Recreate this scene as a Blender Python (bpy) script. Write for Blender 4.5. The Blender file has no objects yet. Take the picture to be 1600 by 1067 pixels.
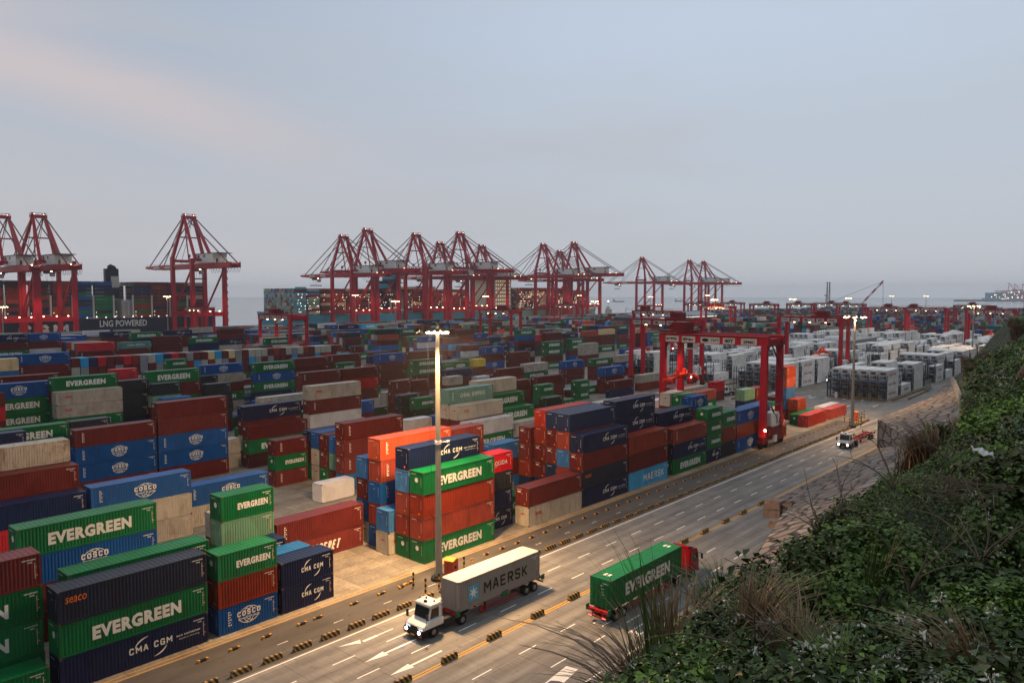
import bpy, bmesh, math, random
import numpy as np
from mathutils import Vector, Matrix, Euler

# ---------------------------------------------------------------- camera, world, light, exposure
scene = bpy.context.scene
COLL = scene.collection
F_PX, CXP, CYP, HORIZ, CAM_Z = 1185.0, 800.0, 533.5, 460.0, 31.6   # focal length and centre in photo pixels
PITCH = math.atan2(CYP-HORIZ, F_PX)
AZ = math.atan2(1045.0, F_PX)
FWH = np.array([math.cos(AZ), math.sin(AZ), 0.0])
RT = np.array([math.sin(AZ), -math.cos(AZ), 0.0])
F3 = FWH*math.cos(PITCH)-np.array([0, 0, 1.0])*math.sin(PITCH)
U3 = np.array([0, 0, 1.0])*math.cos(PITCH)+FWH*math.sin(PITCH)
CAM = np.array([0, 0, CAM_Z])
cam_d = bpy.data.cameras.new('camera'); cam = bpy.data.objects.new('camera', cam_d); COLL.objects.link(cam)
cam_d.sensor_width = 36.0; cam_d.lens = F_PX/1600*36.0
cam_d.clip_start = 0.3; cam_d.clip_end = 30000
m4 = Matrix.Identity(4)
for i in range(3):
    m4[i][0] = RT[i]; m4[i][1] = U3[i]; m4[i][2] = -F3[i]; m4[i][3] = CAM[i]
cam.matrix_world = m4
scene.camera = cam

world = bpy.data.worlds.new('World'); scene.world = world; world.use_nodes = True
SUN_EL, SUN_AZ = 9.0, 118.0      # low dusk sun glow, beyond the sea on the left (angle from +X towards +Y)
def build_world():
    nt = world.node_tree; nt.nodes.clear(); N = nt.nodes.new; L = nt.links.new
    out = N('ShaderNodeOutputWorld'); bg = N('ShaderNodeBackground'); L(bg.outputs[0], out.inputs[0])
    tc = N('ShaderNodeTexCoord'); sep = N('ShaderNodeSeparateXYZ'); L(tc.outputs['Generated'], sep.inputs[0])
    def ramp(src, stops, interp='EASE'):
        r = N('ShaderNodeValToRGB'); r.color_ramp.interpolation = interp
        while len(r.color_ramp.elements) < len(stops): r.color_ramp.elements.new(0.5)
        for e, (p, c) in zip(r.color_ramp.elements, stops): e.position = p; e.color = (*c, 1)
        L(src, r.inputs[0]); return r.outputs[0]
    def dot(v):
        d = N('ShaderNodeVectorMath'); d.operation = 'DOT_PRODUCT'; L(tc.outputs['Generated'], d.inputs[0]); d.inputs[1].default_value = v
        return d.outputs['Value']
    def mr(src, a, b, c, d):
        m = N('ShaderNodeMapRange'); L(src, m.inputs[0]); m.inputs[1].default_value = a; m.inputs[2].default_value = b
        m.inputs[3].default_value = c; m.inputs[4].default_value = d; m.interpolation_type = 'SMOOTHSTEP'; return m.outputs[0]
    def mix(f, a, b, mode='MIX'):
        m = N('ShaderNodeMix'); m.data_type = 'RGBA'; m.blend_type = mode
        if isinstance(f, float): m.inputs[0].default_value = f
        else: L(f, m.inputs[0])
        for s, k in ((a, 6), (b, 7)):
            if isinstance(s, tuple): m.inputs[k].default_value = (*s, 1)
            else: L(s, m.inputs[k])
        return m.outputs[2]
    left = ramp(sep.outputs['Z'], [(0.0, (.70, .69, .72)), (.035, (.61, .61, .65)), (.09, (.55, .565, .62)), (.18, (.49, .54, .63)), (.28, (.43, .50, .61)), (.40, (.40, .475, .59)), (.60, (.62, .67, .76)), (1.0, (.70, .75, .84))])
    right = ramp(sep.outputs['Z'], [(0.0, (.66, .69, .745)), (.035, (.62, .655, .71)), (.09, (.59, .635, .705)), (.18, (.565, .63, .725)), (.32, (.58, .675, .81)), (.42, (.58, .66, .78)), (.60, (.70, .76, .85)), (1.0, (.74, .79, .87))])
    side = mr(dot(tuple(RT)), -0.60, 0.22, 0.0, 1.0)
    col = mix(side, left, right)
    # soft cloud bands
    mp = N('ShaderNodeMapping'); mp.inputs['Rotation'].default_value = (0.0, 0.0, 0.3); mp.inputs['Scale'].default_value = (1.1, 1.1, 5.5)
    L(tc.outputs['Generated'], mp.inputs[0])
    n1 = N('ShaderNodeTexNoise'); n1.inputs['Scale'].default_value = 1.6; n1.inputs['Detail'].default_value = 5; n1.inputs['Roughness'].default_value = .5
    L(mp.outputs[0], n1.inputs['Vector'])
    band = mr(n1.outputs[0], .40, .66, 0.0, .55)
    col = mix(band, col, (.545, .555, .60))
    # pale pink streak falling from the upper left: distance from a slanted great circle
    streak_n = np.cross(F3*1.0+RT*(-.675)+U3*(.385), F3*1.0+RT*(-.30)+U3*(.265)); streak_n /= np.linalg.norm(streak_n)
    wob = N('ShaderNodeMath'); wob.operation = 'MULTIPLY_ADD'; L(n1.outputs[0], wob.inputs[0]); wob.inputs[1].default_value = .10
    L(dot(tuple(streak_n)), wob.inputs[2])
    ab = N('ShaderNodeMath'); ab.operation = 'SUBTRACT'; L(wob.outputs[0], ab.inputs[0]); ab.inputs[1].default_value = .05
    ab2 = N('ShaderNodeMath'); ab2.operation = 'ABSOLUTE'; L(ab.outputs[0], ab2.inputs[0])
    s1 = mr(ab2.outputs[0], 0.0, .07, 1.0, 0.0)
    s2 = mr(dot(tuple(RT)), -.50, -.05, .9, 0.0)
    sm = N('ShaderNodeMath'); sm.operation = 'MULTIPLY'; L(s1, sm.inputs[0]); L(s2, sm.inputs[1])
    fr = mr(dot(tuple(FWH)), .3, .6, 0.0, 1.0)
    sm2 = N('ShaderNodeMath'); sm2.operation = 'MULTIPLY'; L(sm.outputs[0], sm2.inputs[0]); L(fr, sm2.inputs[1])
    col = mix(sm2.outputs[0], col, (.66, .59, .605))
    # the sky behind the viewer is darker at dusk
    dk = mr(dot(tuple(FWH)), -.7, .45, .55, 1.0)
    col = mix(1.0, col, dk, 'MULTIPLY')
    # a little physical sky light of the same hour
    sk = N('ShaderNodeTexSky'); sk.sky_type = 'NISHITA'; sk.sun_disc = False
    sk.sun_elevation = math.radians(SUN_EL); sk.sun_rotation = math.radians(90-SUN_AZ); sk.dust_density = 3.0
    sc = mix(1.0, sk.outputs[0], (.05, .05, .05), 'MULTIPLY')
    fin = mix(.12, col, sc)
    L(fin, bg.inputs[0]); bg.inputs[1].default_value = 1.0
build_world()
sun_d = bpy.data.lights.new('sun', 'SUN'); sun = bpy.data.objects.new('sun', sun_d); COLL.objects.link(sun)
sun_d.energy = 0.22; sun_d.angle = math.radians(25); sun_d.color = (1.0, .86, .76)
sd = Vector((math.cos(math.radians(SUN_AZ))*math.cos(math.radians(SUN_EL+14)), math.sin(math.radians(SUN_AZ))*math.cos(math.radians(SUN_EL+14)), math.sin(math.radians(SUN_EL+14))))
sun.rotation_euler = (-sd).to_track_quat('-Z', 'Y').to_euler()
scene.view_settings.view_transform = 'Standard'; scene.view_settings.look = 'None'
scene.view_settings.exposure = 0.05; scene.view_settings.gamma = 1.0
scene.render.engine = 'CYCLES'
scene.cycles.max_bounces = 4; scene.cycles.diffuse_bounces = 2; scene.cycles.glossy_bounces = 2
scene.cycles.transmission_bounces = 2; scene.cycles.volume_bounces = 1

rng = random.Random(7)
# ---------------------------------------------------------------- pixel helpers (photo pixels -> world on a plane)
def ray(px, py): return F3+RT*((px-CXP)/F_PX)+U3*((CYP-py)/F_PX)
def atz(px, py, z=0.0):
    d = ray(px, py); return CAM+d*((z-CAM_Z)/d[2])
def atv(px, py, v):
    d = ray(px, py); return CAM+d*(v/d[1])
def proj(p):
    d = np.asarray(p, float)-CAM; w = d@F3
    return CXP+F_PX*(d@RT)/w, CYP-F_PX*(d@U3)/w, w
def depth_u_v(px, D):       # point at horizontal depth D on the column px
    x = (px-CXP)/F_PX
    return D*(math.cos(AZ)+math.sin(AZ)*x), D*(math.sin(AZ)-math.cos(AZ)*x)

# ---------------------------------------------------------------- naming helpers
def tag(o, label=None, cat=None, group=None, kind=None):
    if label: o['label'] = label
    if cat: o['category'] = cat
    if group: o['group'] = group
    if kind: o['kind'] = kind
    return o
def empty(name, loc=(0, 0, 0), rz=0.0, label=None, cat=None, group=None):
    o = bpy.data.objects.new(name, None); COLL.objects.link(o); o.location = loc; o.rotation_euler = (0, 0, rz)
    o.empty_display_size = .5
    return tag(o, label, cat, group)
def link_mesh(name, me, parent=None, mats=None):
    o = bpy.data.objects.new(name, me); COLL.objects.link(o)
    if parent is not None: o.parent = parent
    if mats:
        for m in mats: me.materials.append(m)
    return o
def copy_tree(o, parent=None):
    c = o.copy(); COLL.objects.link(c)
    c.parent = parent
    for ch in list(o.children): copy_tree(ch, c)
    return c
ONES = ['zeroth', 'first', 'second', 'third', 'fourth', 'fifth', 'sixth', 'seventh', 'eighth', 'ninth', 'tenth', 'eleventh', 'twelfth', 'thirteenth', 'fourteenth', 'fifteenth', 'sixteenth', 'seventeenth', 'eighteenth', 'nineteenth']
TENS = {2: 'twent', 3: 'thirt', 4: 'fort', 5: 'fift', 6: 'sixt', 7: 'sevent', 8: 'eight', 9: 'ninet'}
def nth(n):
    if n < 20: return ONES[n]
    if n >= 100: return 'hundred-'+nth(n-100) if n > 100 else 'hundredth'
    t, r = divmod(n, 10)
    return TENS[t]+'ieth' if r == 0 else TENS[t]+'y-'+ONES[r]

# ---------------------------------------------------------------- mesh builder
class MB:
    def __init__(s): s.v = []; s.f = []; s.mi = []; s.cur = 0
    def mat(s, i): s.cur = i; return s
    def add(s, vs, fs):
        b = len(s.v); s.v += [tuple(p) for p in vs]
        for f in fs: s.f.append(tuple(b+i for i in f)); s.mi.append(s.cur)
    def box(s, x0, y0, z0, x1, y1, z1):
        s.add([(x0, y0, z0), (x1, y0, z0), (x1, y1, z0), (x0, y1, z0), (x0, y0, z1), (x1, y0, z1), (x1, y1, z1), (x0, y1, z1)],
              [(0, 3, 2, 1), (4, 5, 6, 7), (0, 1, 5, 4), (1, 2, 6, 5), (2, 3, 7, 6), (3, 0, 4, 7)]); return s
    def cbox(s, cx, cy, cz, sx, sy, sz): return s.box(cx-sx/2, cy-sy/2, cz-sz/2, cx+sx/2, cy+sy/2, cz+sz/2)
    def bar(s, p, q, w, h=None, w2=None, h2=None):
        h = w if h is None else h; w2 = w if w2 is None else w2; h2 = h if h2 is None else h2
        p = Vector(p); q = Vector(q); d = (q-p).normalized()
        up = Vector((0, 0, 1)) if abs(d.z) < .95 else Vector((0, 1, 0))
        a = d.cross(up).normalized(); b = a.cross(d).normalized()
        vs = [p-a*w/2-b*h/2, p+a*w/2-b*h/2, p+a*w/2+b*h/2, p-a*w/2+b*h/2, q-a*w2/2-b*h2/2, q+a*w2/2-b*h2/2, q+a*w2/2+b*h2/2, q-a*w2/2+b*h2/2]
        s.add(vs, [(0, 3, 2, 1), (4, 5, 6, 7), (0, 1, 5, 4), (1, 2, 6, 5), (2, 3, 7, 6), (3, 0, 4, 7)]); return s
    def tube(s, p, q, r, r2=None, n=8):
        r2 = r if r2 is None else r2
        p = Vector(p); q = Vector(q); d = (q-p).normalized()
        up = Vector((0, 0, 1)) if abs(d.z) < .95 else Vector((0, 1, 0))
        a = d.cross(up).normalized(); b = a.cross(d).normalized()
        vs = []
        for c, rr in ((p, r), (q, r2)):
            for i in range(n):
                t = 2*math.pi*i/n; vs.append(c+a*math.cos(t)*rr+b*math.sin(t)*rr)
        fs = [(i, (i+1) % n, n+(i+1) % n, n+i) for i in range(n)]+[tuple(range(n-1, -1, -1)), tuple(range(n, 2*n))]
        s.add(vs, fs); return s
    def prism(s, poly, axis, a0, a1):   # poly in the two other axes, extruded along axis
        def P(p, a):
            return {'x': (a, p[0], p[1]), 'y': (p[0], a, p[1]), 'z': (p[0], p[1], a)}[axis]
        n = len(poly); vs = [P(p, a0) for p in poly]+[P(p, a1) for p in poly]
        fs = [(i, (i+1) % n, n+(i+1) % n, n+i) for i in range(n)]+[tuple(range(n-1, -1, -1)), tuple(range(n, 2*n))]
        s.add(vs, fs); return s
    def mesh(s, name):
        me = bpy.data.meshes.new(name); me.from_pydata(s.v, [], s.f); me.polygons.foreach_set('material_index', s.mi)
        me.update(); return me
    def build(s, name, mats, parent=None, fix=True):
        me = s.mesh(name)
        if fix:
            bm = bmesh.new(); bm.from_mesh(me); bmesh.ops.recalc_face_normals(bm, faces=bm.faces); bm.to_mesh(me); bm.free()
        if not isinstance(mats, (list, tuple)): mats = [mats]
        return link_mesh(name, me, parent, mats)

# ---------------------------------------------------------------- materials
def s2l(c): return tuple(((x/255)/12.92 if x/255 <= .04045 else ((x/255+.055)/1.055)**2.4) for x in c)
MATS = {}
def new_mat(name):
    m = bpy.data.materials.new(name); m.use_nodes = True; MATS[name] = m
    nt = m.node_tree; nt.nodes.clear()
    out = nt.nodes.new('ShaderNodeOutputMaterial'); b = nt.nodes.new('ShaderNodeBsdfPrincipled')
    nt.links.new(b.outputs[0], out.inputs[0]); return m, nt, b
def paint(name, rgb, rough=.45, metal=0.0, dirt=.25, dirtcol=(60, 42, 30), scale=1.0, var=.0, bump=0.0, streak=True):
    if name in MATS: return MATS[name]
    m, nt, b = new_mat(name); N = nt.nodes.new; L = nt.links.new
    tc = N('ShaderNodeTexCoord'); oi = N('ShaderNodeObjectInfo')
    add = N('ShaderNodeVectorMath'); add.operation = 'MULTIPLY_ADD'
    cmb = N('ShaderNodeCombineXYZ')
    for k in range(3): L(oi.outputs['Random'], cmb.inputs[k])
    L(cmb.outputs[0], add.inputs[0]); add.inputs[1].default_value = (37, 51, 23); L(tc.outputs['Object'], add.inputs[2])
    mp = N('ShaderNodeMapping'); L(add.outputs[0], mp.inputs[0]); mp.inputs['Scale'].default_value = (1.0*scale, 1.0*scale, (.28 if streak else 1.0)*scale)
    n1 = N('ShaderNodeTexNoise'); n1.inputs['Scale'].default_value = 1.3; n1.inputs['Detail'].default_value = 7; n1.inputs['Roughness'].default_value = .65
    L(mp.outputs[0], n1.inputs['Vector'])
    mr = N('ShaderNodeMapRange'); L(n1.outputs[0], mr.inputs[0]); mr.inputs[1].default_value = .50; mr.inputs[2].default_value = .78
    mr.inputs[3].default_value = 0; mr.inputs[4].default_value = dirt*1.6
    mp2 = N('ShaderNodeMapping'); L(add.outputs[0], mp2.inputs[0]); mp2.inputs['Scale'].default_value = (5*scale, 5*scale, (.5 if streak else 5)*scale)
    n3 = N('ShaderNodeTexNoise'); n3.inputs['Scale'].default_value = 1.6; n3.inputs['Detail'].default_value = 5; n3.inputs['Roughness'].default_value = .7; L(mp2.outputs[0], n3.inputs['Vector'])
    mr3 = N('ShaderNodeMapRange'); L(n3.outputs[0], mr3.inputs[0]); mr3.inputs[1].default_value = .55; mr3.inputs[2].default_value = .72; mr3.inputs[3].default_value = 0; mr3.inputs[4].default_value = dirt*1.3
    mmx = N('ShaderNodeMath'); mmx.operation = 'MAXIMUM'; L(mr.outputs[0], mmx.inputs[0]); L(mr3.outputs[0], mmx.inputs[1])
    mx = N('ShaderNodeMix'); mx.data_type = 'RGBA'; L(mmx.outputs[0], mx.inputs[0])
    hsv = N('ShaderNodeHueSaturation'); hsv.inputs['Color'].default_value = (*s2l(rgb), 1)
    vr = N('ShaderNodeMapRange'); L(oi.outputs['Random'], vr.inputs[0]); vr.inputs[3].default_value = 1-var; vr.inputs[4].default_value = 1+var
    sr = N('ShaderNodeMapRange'); L(oi.outputs['Random'], sr.inputs[0]); sr.inputs[3].default_value = 1+var*.3; sr.inputs[4].default_value = 1-var*.5
    L(vr.outputs[0], hsv.inputs['Value']); L(sr.outputs[0], hsv.inputs['Saturation'])
    L(hsv.outputs[0], mx.inputs[6]); mx.inputs[7].default_value = (*s2l(dirtcol), 1)
    L(mx.outputs[2], b.inputs['Base Color']); b.inputs['Roughness'].default_value = rough; b.inputs['Metallic'].default_value = metal; b.inputs['Specular IOR Level'].default_value = .22
    if var:
        vo = N('ShaderNodeTexVoronoi'); vo.inputs['Scale'].default_value = .55; L(add.outputs[0], vo.inputs['Vector']); vs_ = N('ShaderNodeSeparateColor'); L(vo.outputs['Color'], vs_.inputs[0])
        vm = N('ShaderNodeMapRange'); L(vs_.outputs[0], vm.inputs[0]); vm.inputs[3].default_value = .86; vm.inputs[4].default_value = 1.08
        vx = N('ShaderNodeMix'); vx.data_type = 'RGBA'; vx.blend_type = 'MULTIPLY'; vx.inputs[0].default_value = 1.0; L(mx.outputs[2], vx.inputs[6]); L(vm.outputs[0], vx.inputs[7]); L(vx.outputs[2], b.inputs['Base Color'])
    if bump:
        bp = N('ShaderNodeBump'); bp.inputs['Strength'].default_value = bump; bp.inputs['Distance'].default_value = .05
        L(n1.outputs[0], bp.inputs['Height']); L(bp.outputs[0], b.inputs['Normal'])
    return m
def emit(name, rgb, strength):
    if name in MATS: return MATS[name]
    m, nt, b = new_mat(name)
    b.inputs['Base Color'].default_value = (.8, .8, .8, 1)
    b.inputs['Emission Color'].default_value = (*s2l(rgb), 1); b.inputs['Emission Strength'].default_value = strength
    m.cycles.emission_sampling = 'NONE'
    return m
LAMP_WARM = emit('lit lamp warm', (255, 220, 165), 22.0)
LAMP_WHITE = emit('lit lamp white', (255, 240, 220), 12.0)
RED = paint('crane red paint', (180, 20, 42), .4, dirt=.22, dirtcol=(70, 20, 20), scale=.3)
RED_D = paint('dark crane red paint', (120, 14, 24), .5, dirt=.3, dirtcol=(40, 20, 20), scale=.3)
ORANGE = paint('spreader orange red', (235, 60, 25), .45, dirt=.2)
WHITE = paint('white painted metal', (228, 228, 226), .4, dirt=.15)
OFFWHITE = paint('board white', (200, 196, 188), .5, dirt=.08)
BLACK = paint('black rubber', (22, 22, 23), .8, dirt=.2, dirtcol=(70, 64, 56))
DARKM = paint('dark steel', (46, 48, 52), .5, dirt=.25)
GALV = paint('galvanised steel', (150, 150, 148), .45, metal=.3, dirt=.2)
TEXTB = paint('black lettering', (25, 26, 28), .5, dirt=.05)
TEXTW = paint('white lettering', (226, 228, 222), .5, dirt=.22, dirtcol=(140, 140, 130))
TEXTR = paint('red lettering', (200, 24, 40), .5, dirt=.1)
TEXTO = paint('orange lettering', (235, 120, 30), .5, dirt=.1)
GLASS = new_mat('dark window glass')[0]
_b = GLASS.node_tree.nodes['Principled BSDF']; _b.inputs['Base Color'].default_value = (.015, .018, .02, 1); _b.inputs['Roughness'].default_value = .08
YELLOWP = paint('road yellow paint', (214, 160, 40), .6, dirt=.35, dirtcol=(110, 98, 80), streak=False)
WHITEP = paint('road white paint', (232, 232, 228), .6, dirt=.2, dirtcol=(120, 112, 104), streak=False)

# text -> flat mesh, scaled into a box; lies in the XZ plane facing -Y
TEXT_CACHE = {}
def text_verts(body, bold=.0, shear=0.0, spacing=1.0):
    key = (body, bold, shear, spacing)
    if key in TEXT_CACHE: return TEXT_CACHE[key]
    cu = bpy.data.curves.new('lettering_curve', 'FONT'); cu.body = body; cu.size = 1.0; cu.offset = bold; cu.shear = shear
    cu.space_character = spacing; cu.fill_mode = 'FRONT'; cu.resolution_u = 2
    ob = bpy.data.objects.new('lettering_tmp', cu)
    me = ob.to_mesh()
    vs = np.array([tuple(v.co) for v in me.vertices]); fs = [tuple(p.vertices) for p in me.polygons]
    ob.to_mesh_clear(); bpy.data.objects.remove(ob); bpy.data.curves.remove(cu)
    lo = vs.min(0); hi = vs.max(0); vs = (vs-lo)[:, :2]; size = (hi-lo)[:2]
    TEXT_CACHE[key] = (vs, fs, size); return TEXT_CACHE[key]
def add_text(mb, body, x0, z0, w, h, y, bold=.0, shear=0.0, spacing=1.0, flip=None):
    vs, fs, size = text_verts(body, bold, shear, spacing)
    X = x0+vs[:, 0]/size[0]*w; Z = z0+vs[:, 1]/size[1]*h
    if flip == '-x':   # lies in the YZ plane facing -X: x axis of the text runs along -Y
        P = [(y, -a, b) for a, b in zip(X, Z)]
    elif flip == 'up':
        P = [(a, b, y) for a, b in zip(X, Z)]
    else:
        P = [(a, y, b) for a, b in zip(X, Z)]
    mb.add(P, fs)

# a plain stroke alphabet for the heavy capitals (each stroke a quad, 1 mm apart in depth)
STROKES = {'M': [[(0, 0), (0, 1), (.5, .38), (1, 1), (1, 0)]], 'A': [[(0, 0), (.42, 1), (.58, 1), (1, 0)], [(.2, .34), (.8, .34)]], 'E': [[(.92, 0), (0, 0), (0, 1), (.92, 1)], [(0, .52), (.8, .52)]],
 'R': [[(0, 0), (0, 1), (.78, 1), (.95, .86), (.95, .62), (.78, .48), (0, .48)], [(.5, .48), (.95, 0)]], 'S': [[(.95, .84), (.78, 1), (.18, 1), (.02, .86), (.02, .64), (.18, .53), (.8, .47), (.96, .36), (.96, .14), (.8, 0), (.16, 0), (0, .16)]],
 'K': [[(0, 0), (0, 1)], [(.92, 1), (.08, .44)], [(.32, .56), (.95, 0)]], 'C': [[(.95, .8), (.78, 1), (.2, 1), (0, .8), (0, .2), (.2, 0), (.78, 0), (.95, .2)]], 'G': [[(.95, .8), (.78, 1), (.2, 1), (0, .8), (0, .2), (.2, 0), (.95, 0), (.95, .46), (.55, .46)]],
 'F': [[(0, 0), (0, 1), (.92, 1)], [(0, .5), (.78, .5)]], 'T': [[(.5, 0), (.5, 1)], [(0, 1), (1, 1)]], 'Y': [[(0, 1), (.5, .45), (1, 1)], [(.5, .45), (.5, 0)]], 'N': [[(0, 0), (0, 1), (1, 0), (1, 1)]], 'I': [[(.5, 0), (.5, 1)]], ' ': [],
 'O': [[(.2, 0), (0, .2), (0, .8), (.2, 1), (.8, 1), (1, .8), (1, .2), (.8, 0), (.2, 0)]], 'H': [[(0, 0), (0, 1)], [(1, 0), (1, 1)], [(0, .5), (1, .5)]], 'P': [[(0, 0), (0, 1), (.8, 1), (.97, .86), (.97, .6), (.8, .46), (0, .46)]]}
def add_strokes(mb, body, x0, z0, w, h, y, th=.17, shear=0.0, gap=.30, skip_w={'I': .3, ' ': .55}):
    ws = [skip_w.get(c, 1.0 if c != 'M' else 1.2) for c in body]; tot = sum(ws)+gap*(len(body)-1); sx = w/tot; x = x0; t = th*h/2; d = 0
    for c, cw in zip(body, ws):
        for pl in STROKES[c]:
            pts = [(x+t+(p[0] if c != 'I' else .5)*(cw*sx-2*t)+shear*p[1]*h, z0+t+p[1]*(h-2*t)) for p in pl]
            for (ax, az), (bx, bz) in zip(pts, pts[1:]):
                l = math.hypot(bx-ax, bz-az) or 1; ux, uz = (bx-ax)/l, (bz-az)/l; e = t*.62; nx, nz = -uz*t, ux*t; ax -= ux*e; az -= uz*e; bx += ux*e; bz += uz*e
                yy = y-.0012*(d % 5); d += 1
                mb.add([(ax-nx, yy, az-nz), (bx-nx, yy, bz-nz), (bx+nx, yy, bz+nz), (ax+nx, yy, az+nz)], [(0, 1, 2, 3)])
        x += (cw+gap)*sx
# ================================================================ the ground, sea, road
SEA_Z = -4.5
QUAY_V = 618.0
def ground_material():
    m, nt, b = new_mat('yard concrete'); N = nt.nodes.new; L = nt.links.new
    tc = N('ShaderNodeTexCoord')
    n1 = N('ShaderNodeTexNoise'); n1.inputs['Scale'].default_value = .35; n1.inputs['Detail'].default_value = 8; n1.inputs['Roughness'].default_value = .62
    L(tc.outputs['Object'], n1.inputs['Vector'])
    n2 = N('ShaderNodeTexNoise'); n2.inputs['Scale'].default_value = 3.0; n2.inputs['Detail'].default_value = 6; L(tc.outputs['Object'], n2.inputs['Vector'])
    r1 = N('ShaderNodeValToRGB'); e = r1.color_ramp.elements
    e[0].position = .3; e[0].color = (.15, .135, .11, 1); e[1].position = .72; e[1].color = (.34, .31, .26, 1)
    L(n1.outputs[0], r1.inputs[0])
    # slabs: a grid of joints and a slightly different tone for each slab
    br = N('ShaderNodeTexBrick'); br.offset = 0.0; br.inputs['Scale'].default_value = 1.0
    br.inputs['Brick Width'].default_value = 6.2; br.inputs['Row Height'].default_value = 2.75
    br.inputs['Mortar Size'].default_value = .05; br.inputs['Mortar Smooth'].default_value = .3
    br.inputs['Color1'].default_value = (.8, .8, .8, 1); br.inputs['Color2'].default_value = (1.12, 1.1, 1.06, 1); br.inputs['Mortar'].default_value = (.45, .44, .42, 1)
    L(tc.outputs['Object'], br.inputs['Vector'])
    mx = N('ShaderNodeMix'); mx.data_type = 'RGBA'; mx.blend_type = 'MULTIPLY'; mx.inputs[0].default_value = 1.0
    L(r1.outputs[0], mx.inputs[6]); L(br.outputs[0], mx.inputs[7])
    r2 = N('ShaderNodeMapRange'); L(n2.outputs[0], r2.inputs[0]); r2.inputs[1].default_value = .35; r2.inputs[2].default_value = .7; r2.inputs[3].default_value = .78; r2.inputs[4].default_value = 1.15
    m2 = N('ShaderNodeMix'); m2.data_type = 'RGBA'; m2.blend_type = 'MULTIPLY'; m2.inputs[0].default_value = 1.0
    L(mx.outputs[2], m2.inputs[6]); L(r2.outputs[0], m2.inputs[7])
    L(m2.outputs[2], b.inputs['Base Color']); b.inputs['Roughness'].default_value = .8
    bp = N('ShaderNodeBump'); bp.inputs['Strength'].default_value = .25; bp.inputs['Distance'].default_value = .02; L(n2.outputs[0], bp.inputs['Height']); L(bp.outputs[0], b.inputs['Normal'])
    return m
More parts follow.
